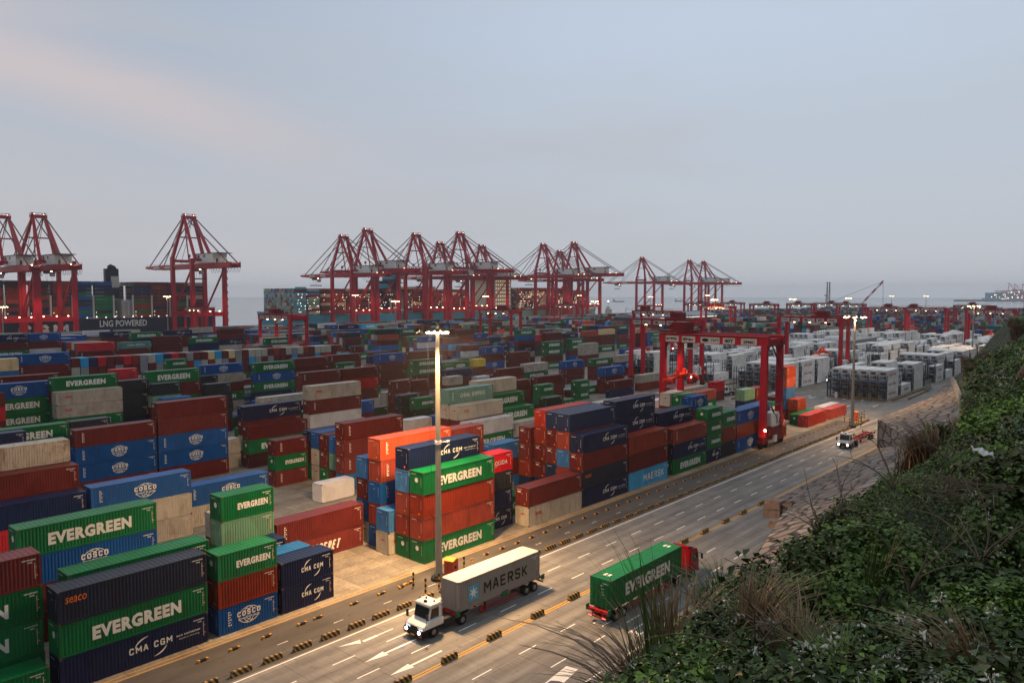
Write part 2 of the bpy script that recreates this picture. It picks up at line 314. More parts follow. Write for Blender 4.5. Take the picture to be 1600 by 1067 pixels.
def road_material(name, c0, c1, ridges=True, sc=.3):
    m, nt, b = new_mat(name); N = nt.nodes.new; L = nt.links.new
    tc = N('ShaderNodeTexCoord')
    mp = N('ShaderNodeMapping'); mp.inputs['Scale'].default_value = (.35, 1.4, 1); L(tc.outputs['Object'], mp.inputs[0])
    n1 = N('ShaderNodeTexNoise'); n1.inputs['Scale'].default_value = sc; n1.inputs['Detail'].default_value = 9; n1.inputs['Roughness'].default_value = .6; L(mp.outputs[0], n1.inputs['Vector'])
    r1 = N('ShaderNodeValToRGB'); e = r1.color_ramp.elements; e[0].position = .33; e[0].color = (*c0, 1); e[1].position = .68; e[1].color = (*c1, 1); L(n1.outputs[0], r1.inputs[0])
    n2 = N('ShaderNodeTexNoise'); n2.inputs['Scale'].default_value = 1.1; n2.inputs['Detail'].default_value = 6; L(tc.outputs['Object'], n2.inputs['Vector'])
    # dark oil drops and drag marks
    r3 = N('ShaderNodeMapRange'); L(n2.outputs[0], r3.inputs[0]); r3.inputs[1].default_value = .60; r3.inputs[2].default_value = .74; r3.inputs[3].default_value = 1.0; r3.inputs[4].default_value = .62
    last = r1.outputs[0]
    def mul(a, bb):
        mx = N('ShaderNodeMix'); mx.data_type = 'RGBA'; mx.blend_type = 'MULTIPLY'; mx.inputs[0].default_value = 1.0; L(a, mx.inputs[6]); L(bb, mx.inputs[7]); return mx.outputs[2]
    last = mul(last, r3.outputs[0])
    if ridges:
        sep = N('ShaderNodeSeparateXYZ'); L(tc.outputs['Object'], sep.inputs[0])
        # expansion joints across the road each 4.9 m, fine brushed grooves between, wheel tracks along it
        w = N('ShaderNodeMath'); w.operation = 'PINGPONG'; L(sep.outputs[0], w.inputs[0]); w.inputs[1].default_value = 2.45
        j = N('ShaderNodeMapRange'); L(w.outputs[0], j.inputs[0]); j.inputs[1].default_value = 0; j.inputs[2].default_value = .06; j.inputs[3].default_value = .55; j.inputs[4].default_value = 1.0
        last = mul(last, j.outputs[0])
        gv = N('ShaderNodeTexNoise'); gm = N('ShaderNodeMapping'); gm.inputs['Scale'].default_value = (6.0, .35, 1); L(tc.outputs['Object'], gm.inputs[0]); L(gm.outputs[0], gv.inputs['Vector']); gv.inputs['Scale'].default_value = 1.0; gv.inputs['Detail'].default_value = 3
        g = N('ShaderNodeMapRange'); L(gv.outputs[0], g.inputs[0]); g.inputs[1].default_value = .3; g.inputs[2].default_value = .7; g.inputs[3].default_value = .87; g.inputs[4].default_value = 1.1
        last = mul(last, g.outputs[0])
        y = N('ShaderNodeMath'); y.operation = 'PINGPONG'; L(sep.outputs[1], y.inputs[0]); y.inputs[1].default_value = .88
        yy = N('ShaderNodeMapRange'); L(y.outputs[0], yy.inputs[0]); yy.inputs[1].default_value = .1; yy.inputs[2].default_value = .8; yy.inputs[3].default_value = 1.05; yy.inputs[4].default_value = .80; yy.interpolation_type = 'SMOOTHSTEP'
        last = mul(last, yy.outputs[0])
        sm = N('ShaderNodeMapping'); sm.inputs['Scale'].default_value = (.04, 2.4, 1); L(tc.outputs['Object'], sm.inputs[0]); sn = N('ShaderNodeTexNoise'); sn.inputs['Scale'].default_value = 1; sn.inputs['Detail'].default_value = 5; L(sm.outputs[0], sn.inputs['Vector'])
        sr = N('ShaderNodeMapRange'); L(sn.outputs[0], sr.inputs[0]); sr.inputs[1].default_value = .5; sr.inputs[2].default_value = .72; sr.inputs[3].default_value = 1.0; sr.inputs[4].default_value = .68; last = mul(last, sr.outputs[0])
        pm = N('ShaderNodeTexBrick'); pm.offset = .37; pm.inputs['Scale'].default_value = 1; pm.inputs['Brick Width'].default_value = 9.8; pm.inputs['Row Height'].default_value = 3.5; pm.inputs['Mortar Size'].default_value = .03
        pm.inputs['Color1'].default_value = (.86, .86, .87, 1); pm.inputs['Color2'].default_value = (1.06, 1.05, 1.03, 1); pm.inputs['Mortar'].default_value = (.6, .6, .6, 1); L(tc.outputs['Object'], pm.inputs['Vector']); last = mul(last, pm.outputs[0])
    L(last, b.inputs['Base Color']); b.inputs['Roughness'].default_value = .75
    bp = N('ShaderNodeBump'); bp.inputs['Strength'].default_value = .2; bp.inputs['Distance'].default_value = .02; L(n2.outputs[0], bp.inputs['Height']); L(bp.outputs[0], b.inputs['Normal'])
    return m
def sea_material():
    m, nt, b = new_mat('sea water'); N = nt.nodes.new; L = nt.links.new
    tc = N('ShaderNodeTexCoord'); mp = N('ShaderNodeMapping'); mp.inputs['Scale'].default_value = (.02, .05, 1); L(tc.outputs['Object'], mp.inputs[0])
    n1 = N('ShaderNodeTexNoise'); n1.inputs['Scale'].default_value = 1; n1.inputs['Detail'].default_value = 8; n1.inputs['Roughness'].default_value = .7; L(mp.outputs[0], n1.inputs['Vector'])
    r = N('ShaderNodeValToRGB'); e = r.color_ramp.elements; e[0].color = (.31, .32, .31, 1); e[1].color = (.38, .385, .37, 1); L(n1.outputs[0], r.inputs[0])
    L(r.outputs[0], b.inputs['Base Color']); b.inputs['Roughness'].default_value = .18
    bp = N('ShaderNodeBump'); bp.inputs['Strength'].default_value = .10; bp.inputs['Distance'].default_value = .5; L(n1.outputs[0], bp.inputs['Height']); L(bp.outputs[0], b.inputs['Normal'])
    return m
def sheet(name, x0, y0, x1, y1, z, mat, kind='structure'):
    me = bpy.data.meshes.new(name); me.from_pydata([(x0, y0, z), (x1, y0, z), (x1, y1, z), (x0, y1, z)], [], [(0, 1, 2, 3)])
    o = link_mesh(name, me, None, [mat]); return tag(o, kind=kind)
sheet('sea', -7000, -3000, 8900, 8900, SEA_Z, sea_material())
# the yard is a solid slab: its top is the ground, its sides are the quay wall
mb = MB(); mb.box(-420, -420, SEA_Z-.5, 1380, QUAY_V, 0.0)
tag(mb.build('yard_ground', ground_material()), kind='structure')
ROAD = road_material('road concrete', (.145, .142, .136), (.27, .265, .25))
LANE = road_material('dark yard asphalt', (.055, .05, .045), (.105, .096, .086), ridges=False)
APRON = road_material('pale crossing concrete', (.14, .135, .125), (.27, .26, .24), ridges=False)
sheet('road', -60, -60, 242, 57.05, .008, ROAD)
sheet('yard_lane', -60, 57.05, 196, 63.9, .006, LANE)
sheet('crossing_apron', 206, 57.05, 241.5, 560, .004, APRON)
sheet('far_road', 242, 30, 900, 62.5, .007, APRON)
# ---- road markings, one thin sheet for each kind of paint
RD = 54.7
def marks():
    w = MB(); y = MB()
    zz = .013
    def q(mbb, x0, y0, x1, y1): mbb.add([(x0, y0, zz), (x1, y0, zz), (x1, y1, zz), (x0, y1, zz)], [(0, 1, 2, 3)])
    q(w, -40, 56.62, 207, 56.78)
    for k in range(-15, 30):
        u = RD+5.87*k
        for v in (53.15, 49.74):
            if u < 232 and not (RD-14.5 < u < RD-14): q(w, u, v-.07, u+2.35, v+.07)
        if u < 88:
            for v in (42.5, 38.93, 35.3): q(w, u+.3, v-.07, u+2.65, v+.07)
    q(y, -40, 46.38, 206, 46.52); q(y, -40, 46.05, 206, 46.19)
    q(y, -40, 64.0, 168, 64.1); q(y, -40, 64.62, 168, 64.72)
    # the yellow edge line that swings right beyond the retaining wall
    pts = [(206, 46.25), (214, 47.2), (226, 49.0), (240, 51.0), (262, 53.6), (300, 56.5)]
    for (a, b), (c, d) in zip(pts, pts[1:]):
        y.add([(a, b, zz), (c, d, zz), (c, d+.32, zz), (a, b+.32, zz)], [(0, 1, 2, 3)])
    # arrows towards the viewer's left
    def arrow(v, u0=39.2, L=5.9):
        w.add([(u0, v, zz), (u0+2.3, v-.42, zz), (u0+2.3, v+.42, zz)], [(0, 1, 2)])
        q(w, u0+2.3, v-.12, u0+L, v+.12)
    arrow(51.5); arrow(48.1); arrow(44.3, 33.0)
    # turning arrow in the outer lane
    v = 54.9
    w.add([(39.4, v+.7, zz), (41.6, v+.38, zz), (41.2, v-.28, zz), (40.9, v+.02, zz)], [(0, 1, 2, 3)])
    q(w, 41.6, v-.25, 43.2, v+.05); q(w, 43.2, v-.16, 45.1, v-.02)
    # boxes with a crossbar in the near lanes
    for (a, b) in ((58.6, 40.7), (58.9, 37.1)):
        q(w, a, b-.55, a+2.9, b-.40); q(w, a, b+.45, a+2.9, b+.60); q(w, a+.5, b-.40, a+1.0, b+.45)
    w.add([(46.2, 37.6, zz), (47.6, 36.5, zz), (50.4, 37.0, zz), (50.2, 38.1, zz)], [(0, 1, 2, 3)])
    # short dashes in the yard lane and dim slot marks by the stacks
    for k in range(0, 30):
        q(w, 36+6.1*k, 60.0, 37.1+6.1*k, 60.08)
    for k in range(0, 10):
        q(w, 236.5+.0*k, 70+5.2*k, 239, 70.5+5.2*k)
    for (u, v) in ((222, 70), (226, 64), (215, 88), (232, 84)):
        w.add([(u, v, zz), (u+2.2, v-.5, zz), (u+2.2, v+.5, zz)], [(0, 1, 2)]); q(w, u+2.2, v-.12, u+5.5, v+.12)
    o = w.build('road_markings', WHITEP, fix=False); tag(o, kind='structure')
    o = y.build('road_lines', YELLOWP, fix=False); tag(o, kind='structure')
marks()

# ---- kerb blocks painted in slanted stripes
def stripes(name, ca, cb, per, slant):
    m, nt, b = new_mat(name); N = nt.nodes.new; L = nt.links.new
    tc = N('ShaderNodeTexCoord'); sep = N('ShaderNodeSeparateXYZ'); L(tc.outputs['Object'], sep.inputs[0])
    a = N('ShaderNodeMath'); a.operation = 'MULTIPLY_ADD'; L(sep.outputs[2], a.inputs[0]); a.inputs[1].default_value = slant; L(sep.outputs[0], a.inputs[2])
    p = N('ShaderNodeMath'); p.operation = 'PINGPONG'; L(a.outputs[0], p.inputs[0]); p.inputs[1].default_value = per
    g = N('ShaderNodeMath'); g.operation = 'GREATER_THAN'; L(p.outputs[0], g.inputs[0]); g.inputs[1].default_value = per*.55
    n = N('ShaderNodeTexNoise'); n.inputs['Scale'].default_value = 5; n.inputs['Detail'].default_value = 5; L(tc.outputs['Object'], n.inputs['Vector'])
    mx = N('ShaderNodeMix'); mx.data_type = 'RGBA'; L(g.outputs[0], mx.inputs[0]); mx.inputs[6].default_value = (*s2l(ca), 1); mx.inputs[7].default_value = (*s2l(cb), 1)
    m2 = N('ShaderNodeMix'); m2.data_type = 'RGBA'; r = N('ShaderNodeMapRange'); L(n.outputs[0], r.inputs[0]); r.inputs[1].default_value = .45; r.inputs[2].default_value = .75; r.inputs[4].default_value = .6
    L(r.outputs[0], m2.inputs[0]); L(mx.outputs[2], m2.inputs[6]); m2.inputs[7].default_value = (.09, .08, .07, 1)
    L(m2.outputs[2], b.inputs['Base Color']); b.inputs['Roughness'].default_value = .7
    return m
STR = stripes('black and yellow slanted stripes', (28, 26, 24), (176, 136, 58), .24, .7)
STH = stripes('black and yellow halves', (30, 28, 26), (214, 150, 40), .5, 0)
def kerb_block():
    o = MB(); o.prism([(-.2, 0), (.2, 0), (.13, .5), (-.13, .5)], 'x', -.93, .93)
    me = o.mesh('kerb_block'); me.materials.append(STR)
    bm = bmesh.new(); bm.from_mesh(me); bmesh.ops.recalc_face_normals(bm, faces=bm.faces); bmesh.ops.bevel(bm, geom=[e for e in bm.edges], offset=.03, segments=1, affect='EDGES'); bm.to_mesh(me); bm.free()
    return me
kb = kerb_block()
us = [34.16-2.96*k for k in range(8, 0, -1)]+[34.16+2.96*k for k in range(0, 57)]
rail_m = MB()
for k, u in enumerate(us):
    o = link_mesh('kerb_block', kb); o.location = (u, 57.72+rng.uniform(-.05, .05), .008); o.rotation_euler = (0, 0, rng.uniform(-.03, .03))
    o.scale = (rng.uniform(.92, 1.05), 1, rng.uniform(.9, 1.05))
    tag(o, 'striped kerb block, %s from the left along the yard side of the road' % nth(k+1), 'kerb block', 'striped kerb blocks between road and yard lane')
    if k: rail_m.bar((us[k-1], 57.72, .34), (u, 57.72, .34), .04)
tag(rail_m.build('barrier_rail', GALV), 'thin steel rail linking the striped kerb blocks beside the road', 'rail')
ck = [33.2, 39.03, 44.3, 50.0, 56.29, 62.2, 68.0, 74.0, 80.0, 85.6, 91.2, 97.4, 103.0, 109.2]
for k, u in enumerate(ck):
    o = link_mesh('kerb_block', kb); o.location = (u, 46.29, .016); o.scale = (.95, 1, 1.05)
    tag(o, 'striped kerb block on the double yellow centre line, %s from the left' % nth(k+1), 'kerb block', 'striped blocks on the centre line')
# low blocks half black half yellow along the crane runway
o_ = MB(); o_.box(-.48, -.12, 0, .48, .12, .22); lb = o_.mesh('parking_block'); lb.materials.append(STH)
su = [30.1, 33.0, 36.2, 39.9, 41.7, 46.1, 49.6, 52.4, 53.6]+[65.7+2.88*k for k in range(0, 44)]
for k, u in enumerate(su):
    o = link_mesh('parking_block', lb); o.location = (u, 62.1+rng.uniform(-.08, .08), .008); o.rotation_euler = (0, 0, rng.uniform(-.06, .06))
    tag(o, 'low yellow and black block, %s from the left along the crane runway' % nth(k+1), 'parking block', 'low blocks along the crane runway')
# kerb blocks round the far reefer platform and on the crossing
def kerb_run(p, q, n, text):
    ang = math.atan2(q[1]-p[1], q[0]-p[0])
    for k in range(n):
        t = (k+.5)/n
        o = link_mesh('kerb_block', kb); o.location = (p[0]+(q[0]-p[0])*t, p[1]+(q[1]-p[1])*t, .012); o.rotation_euler = (0, 0, ang)
        tag(o, 'striped kerb block, %s %s' % (nth(k+1), text), 'kerb block', 'striped kerb blocks at the crossing')
kerb_run((240.6, 81), (240.6, 64.2), 9, 'along the left end of reefer platform')
kerb_run((241.5, 63.2), (280, 63.2), 14, 'along the road side of reefer platform')
kerb_run((248, 60.4), (276, 61.0), 9, 'in the outer row by the mesh gate')
kerb_run((236, 113), (236, 97), 7, 'beside the crossing behind the red crane')
kerb_run((246, 118), (262, 118), 6, 'along the lane behind the white yard truck')
kerb_run((214, 100.5), (222, 100.2), 4, 'on the island in front of yard truck')

# ================================================================ containers
W = 2.44
KINDS = {  # code: colour, words, logo
 'EG': ((0, 108, 58), 'green container with white block lettering', 'eg'), 'LG': ((112, 160, 132), 'pale weathered green container', None),
 'CO': ((0, 80, 150), 'blue container with white globe emblem', 'co'), 'LB': ((36, 106, 168), 'plain mid-blue container', None),
 'CM': ((18, 32, 70), 'navy container with white arc logo', 'cm'), 'NV': ((22, 42, 82), 'plain navy container', None),
 'SE': ((38, 46, 66), 'slate container with small orange lettering', 'se'), 'MR': ((104, 34, 32), 'maroon container', None),
 'RR': ((138, 50, 34), 'rust brown container', None), 'RO': ((172, 70, 42), 'orange container', None), 'RP': ((186, 62, 50), 'salmon red container', None),
 'OO': ((184, 178, 164), 'beige container with small red lettering', 'oo'), 'WD': ((190, 184, 170), 'dirty white container with rust streaks', None),
 'WH': ((214, 214, 216), 'clean white container', None), 'TE': ((100, 146, 132), 'grey-green container with tall white lettering', 'te'),
 'MB': ((36, 156, 208), 'bright sky-blue container', 'mb'), 'MK': ((142, 144, 146), 'grey container', None),
 'DK': ((42, 48, 54), 'charcoal container', None), 'DG': ((32, 54, 42), 'very dark green container', None), 'BR': ((200, 26, 40), 'bright red container', None),
 'BO': ((206, 22, 42), 'bright red container with white lettering', 'bo'), 'MF': ((112, 36, 34), 'maroon container with slanted white lettering', 'mf'),
 'YE': ((236, 156, 30), 'orange-yellow open-frame container', None), 'YL': ((222, 186, 50), 'yellow container', None), 'TN': ((222, 196, 146), 'cream container', None)}
CMAT = {}
for k, (rgb, wd, lg) in KINDS.items():
    dirt = {'WD': .75, 'OO': .38, 'LG': .5, 'WH': .1, 'EG': .27, 'CO': .10, 'CM': .12, 'NV': .15, 'MR': .34, 'RR': .36}.get(k, .30)
    dc = (118, 72, 40) if k in ('WD', 'OO', 'LG', 'WH', 'TN', 'MK') else (50, 36, 28)
    CMAT[k] = paint('container paint '+wd, rgb, .42, dirt=dirt, dirtcol=dc, var=.14, scale=.8)
RUSTY = paint('worn steel corner', (96, 78, 66), .6, dirt=.5)
def body_mesh(L, H, lod=0):
    mb = MB(); hx = L/2; hy = W/2
    p = .16
    for sx in (-1, 1):
        for sy in (-1, 1):
            mb.box(min(sx*hx, sx*(hx-p)), min(sy*hy, sy*(hy-p)), .12, max(sx*hx, sx*(hx-p)), max(sy*hy, sy*(hy-p)), H-.12)
            for z0, z1 in ((0, .12), (H-.12, H)):
                mb.mat(1).box(min(sx*(hx+.006), sx*(hx-.18)), min(sy*(hy+.006), sy*(hy-.18)), z0, max(sx*(hx+.006), sx*(hx-.18)), max(sy*(hy+.006), sy*(hy-.18)), z1)
                mb.mat(0)
    xi = hx-p; yi = hy-p; b0, b1 = .17, H-.13
    for sy in (-1, 1):   # rails
        mb.box(-hx+.18, min(sy*hy, sy*(hy-.1)), .02, hx-.18, max(sy*hy, sy*(hy-.1)), .17)
        mb.box(-hx+.18, min(sy*hy, sy*(hy-.1)), H-.13, hx-.18, max(sy*hy, sy*(hy-.1)), H-.01)
    for sx in (-1, 1):
        mb.box(min(sx*hx, sx*(hx-.1)), -hy+.18, .02, max(sx*hx, sx*(hx-.1)), hy-.18, .17)
        mb.box(min(sx*hx, sx*(hx-.1)), -hy+.18, H-.13, max(sx*hx, sx*(hx-.1)), hy-.18, H-.01)
    def prof(a, b, pitch):
        n = max(1, round((b-a)/pitch)); st = (b-a)/n; pts = []
        for i in range(n):
            x = a+i*st; pts += [(x, 0), (x+st*.30, 0), (x+st*.5, 1), (x+st*.80, 1)]
        pts.append((b, 0)); return pts
    for sy in (-1, 1):
        ps = prof(-xi, xi, .28); yo = sy*(hy-.012); yd = -sy*.036
        vs = []; 
        for x, t in ps: vs += [(x, yo+yd*t, b0), (x, yo+yd*t, b1)]
        mb.add(vs, [(2*i, 2*i+2, 2*i+3, 2*i+1) if sy < 0 else (2*i+1, 2*i+3, 2*i+2, 2*i) for i in range(len(ps)-1)])
    for sx in (-1, 1):
        ps = prof(-yi, yi, .26); xo = sx*(hx-.012); xd = -sx*.045
        vs = []
        for y, t in ps: vs += [(xo+xd*t, y, b0), (xo+xd*t, y, b1)]
        mb.add(vs, [(2*i, 2*i+1, 2*i+3, 2*i+2) if sx < 0 else (2*i+2, 2*i+3, 2*i+1, 2*i) for i in range(len(ps)-1)])
    ps = prof(-hx+.2, hx-.2, .42); vs = []
    for x, t in ps: vs += [(x, -hy+.1, H-.012-.025*t), (x, hy-.1, H-.012-.025*t)]
    mb.add(vs, [(2*i, 2*i+2, 2*i+3, 2*i+1) for i in range(len(ps)-1)])
    for a, b in ((-hx+.02, -hx+.2), (hx-.2, hx-.02)): mb.add([(a, -hy+.1, H-.012), (b, -hy+.1, H-.012), (b, hy-.1, H-.012), (a, hy-.1, H-.012)], [(0, 1, 2, 3)])
    me = mb.mesh('container_body'); me.materials.append(CMAT['MR']); me.materials.append(RUSTY); return me
BODY = {}
def get_body(L, H):
    if (L, H) not in BODY: BODY[(L, H)] = body_mesh(L, H)
    return BODY[(L, H)]
LOGO = {}
def star7(mb, cx, cz, R, y, n=7):
    pts = []
    for i in range(2*n):
        a = math.pi/2+math.pi*i/n; r = R if i % 2 == 0 else R*.36
        pts.append((cx+r*math.cos(a), y, cz+r*math.sin(a)))
    mb.add(pts+[(cx, y, cz)], [(i, (i+1) % (2*n), 2*n) for i in range(2*n)])
def arc(mb, cx, cz, rx, rz, a0, a1, t, y, n=16, taper=False):
    vs = []
    for i in range(n+1):
        a = math.radians(a0+(a1-a0)*i/n); tt = t*(math.sin(math.pi*i/n) if taper else 1)+.01
        for s in (-.5, .5): vs.append((cx+(rx+s*tt)*math.cos(a), y, cz+(rz+s*tt)*math.sin(a)))
    mb.add(vs, [(2*i, 2*i+1, 2*i+3, 2*i+2) for i in range(n)])
def logo_mesh(lg, L, H):
    key = (lg, L, H)
    if key in LOGO: return LOGO[key]
    mb = MB(); y = -W/2-.004; X = lambda f: -L/2+f*L; big = L > 8; mat = [TEXTW]
    if lg == 'eg':
        if big: add_text(mb, 'EVERGREEN', X(.20), H*.27, L*.60, H*.43, y, bold=.055, spacing=1.12)
        else: add_text(mb, 'EVERGREEN', X(.30), H*.36, L*.58, H*.27, y, bold=.055, spacing=1.12)
    elif lg == 'co':
        cx = X(.52 if big else .50); R = H*.30; k = 1.35
        for (a, b) in ((20, 160), (200, 340)): arc(mb, cx, H*.5, R*k, R, a, b, .06, y)
        for (a, b) in ((20, 160), (200, 340)): arc(mb, cx, H*.5, R*.62, R*.99, a, b, .05, y-.001)
        arc(mb, cx-R*.5, H*.5, R*.9, R*.8, 35, 90, .05, y-.002); arc(mb, cx+R*.5, H*.5, R*.9, R*.8, 90, 145, .05, y-.003)
        arc(mb, cx-R*.5, H*.5, R*.9, R*.8, 270, 325, .05, y-.002); arc(mb, cx+R*.5, H*.5, R*.9, R*.8, 215, 270, .05, y-.003)
        add_strokes(mb, 'COSCO', cx-R*1.55, H*.49, R*3.1, H*.20, y-.006, .24)
        add_strokes(mb, 'SHIPPING', cx-R*1.4, H*.35, R*2.8, H*.10, y-.006, .2)
    elif lg == 'cm':
        cx = X(.58); w = L*(.30 if big else .42); h = H*(.21 if big else .19)
        add_strokes(mb, 'CMA CGM', cx-w/2, H*.42, w, h, y, .2)
        arc(mb, cx-w*.02, H*.50, w*.36, H*.36, 95, 168, .13, y-.002, taper=True); arc(mb, cx+w*.02, H*.50, w*.36, H*.36, 275, 345, .13, y-.002, taper=True)
        if big:
            add_text(mb, 'eco container', X(.76), H*.50, L*.18, H*.075, y, bold=.01); add_text(mb, 'bamboo flooring', X(.78), H*.38, L*.15, H*.06, y)
    elif lg == 'oo': mat = [TEXTR]; add_text(mb, 'OOCL', X(.12), H*.50, (.115*L if big else .2*L), H*.17, y, bold=.05)
    elif lg == 'te': add_text(mb, 'CHINA  SHIPPING', X(.24), H*.38, L*.56, H*.30, y, bold=.015)
    elif lg == 'mb': add_strokes(mb, 'MAERSK', X(.36), H*.28, L*.54, H*.40, y, .19)
    elif lg == 'bo': add_text(mb, 'BOLUDA', X(.34), H*.38, L*.48, H*.24, y, bold=.02, spacing=1.1); add_text(mb, 'LINES', X(.36), H*.30, L*.12, H*.06, y)
    elif lg == 'mf': add_strokes(mb, 'MARFRET', X(.34), H*.22, L*.36, H*.44, y, .2, .25)
    elif lg == 'se': mat = [TEXTO]; add_text(mb, 'seaco', X(.045), H*.60, L*.13, H*.18, y, bold=.0, shear=.15)
    elif lg == 'yg': mat = [TEXTR]; add_strokes(mb, 'YANG MING', X(.14), H*.36, L*.62, H*.28, y, .2)
    elif lg == 'ml': mat = [TEXTB]; add_strokes(mb, 'MAERSK', X(.34), H*.30, L*.42, H*.24, y, .19)
    me = mb.mesh('lettering'); me.materials.append(mat[0]); LOGO[key] = me; return me
# small dashes that stand for the unreadable code columns, warning triangle and maker's strip
MARKM = {}
def mark_mesh(L, H, left=False):
    key = (L, H, left)
    if key in MARKM: return MARKM[key]
    mb = MB(); y = -W/2-.003; hx = L/2; r = random.Random(3)
    def q(x0, z0, x1, z1): mb.add([(x0, y, z0), (x1, y, z0), (x1, y, z1), (x0, y, z1)], [(0, 1, 2, 3)])
    for k in range(11): q(hx-1.35+.09*k, H*.83, hx-1.30+.09*k, H*.87)
    for k in range(4): q(hx-.95+.09*k, H*.75, hx-.90+.09*k, H*.79)
    for k in range(9): q(hx-.48, H*.70-k*.14, hx-.43, H*.70-k*.14+.09)
    mb.mat(1)
    mb.add([(hx-.42, y, H*.34), (hx-.24, y, H*.34), (hx-.33, y, H*.40)], [(0, 1, 2)]); q(hx-.40, H*.60, hx-.30, H*.63)
    mb.mat(0)
    if left:
        z = H*.82
        for k in range(6):
            q(-hx+.95, z-.20, -hx+1.02, z); q(-hx+1.02, z-.12, -hx+1.20, z-.06)
            if k % 2: q(-hx+1.20, z-.20, -hx+1.26, z)
            z -= .25
    me = mb.mesh('marking'); me.materials.append(TEXTW); me.materials.append(TEXTO); MARKM[key] = me; return me
ENDM = {}
def end_mesh(H, code):
    k = (H, code)
    if k in ENDM: return ENDM[k]
    mb = MB(); r = random.Random(hash(code) % 97 if False else len(code)*7+ord(code[0])+ord(code[1]))
    def q(y0, z0, y1, z1): mb.add([(0, -y0, z0), (0, -y1, z0), (0, -y1, z1), (0, -y0, z1)], [(0, 1, 2, 3)])
    for kk in range(10): q(-.9+.09*kk, H*.86, -.85+.09*kk, H*.89)
    q(-.06+r.uniform(-.1, .1), H*.66, .03, H*.69)
    if code == 'OO': mb.mat(2); q(-.25, H*.60, .40, H*.66); mb.mat(0)
    if code == 'EG':
        vs = [(0, -.30*math.cos(t*.785), H*.62+.30*math.sin(t*.785)) for t in range(8)]; mb.add(vs, [tuple(range(8))])
    if code in ('MR', 'RR', 'RO', 'NV', 'CM', 'RP'):
        mb.mat(1); q(.35, .28, .58, .50); mb.mat(0)
        if code in ('MR',): q(-.85, H*.72, -.25, H*.79)
    for kk in range(7): q(.78, H*.72-.16*kk, .82, H*.72-.16*kk+.10)
    me = mb.mesh('end_marking'); 
    for m in (TEXTW, TEXTO, TEXTR): me.materials.append(m)
    ENDM[k] = me; return me
SLAB = {}
def make_container(code, L, pos, H, rz=0.0, detail=True, door=False):
    """one shipping container: an Empty at the middle of its base with body, lettering and markings"""
    Hm = 2.59 if H < 2.74 else 2.896
    r = empty('shipping_container', pos, rz); r.scale = (1, 1, H/Hm)
    b = link_mesh('body', get_body(L, Hm), r)
    b.material_slots[0].link = 'OBJECT'; b.material_slots[0].material = CMAT[code]
    lg = KINDS[code][2]
    if lg: link_mesh('lettering', logo_mesh(lg, L, Hm), r)
    if detail:
        link_mesh('code_lettering', mark_mesh(L, Hm, code in ('MR', 'RR', 'RO', 'CO', 'TE') and (hash((round(pos[0]), round(pos[1]))) % 2 == 0 or code == 'CO')), r)
        e = link_mesh('code_lettering', end_mesh(Hm, code), r); e.location = (-L/2-.004, 0, 0)
    return r
# ================================================================ stacks of containers
BLK = [65.4, 96.6, 125.8]+[156+30.1*i for i in range(13)]
def near_row(v):
    best = None
    for b, s in enumerate(BLK):
        for r in range(6):
            vv = s+2.75*r
            if best is None or abs(vv-v) < abs(best[2]-v): best = (b+1, r+1, vv)
    return best
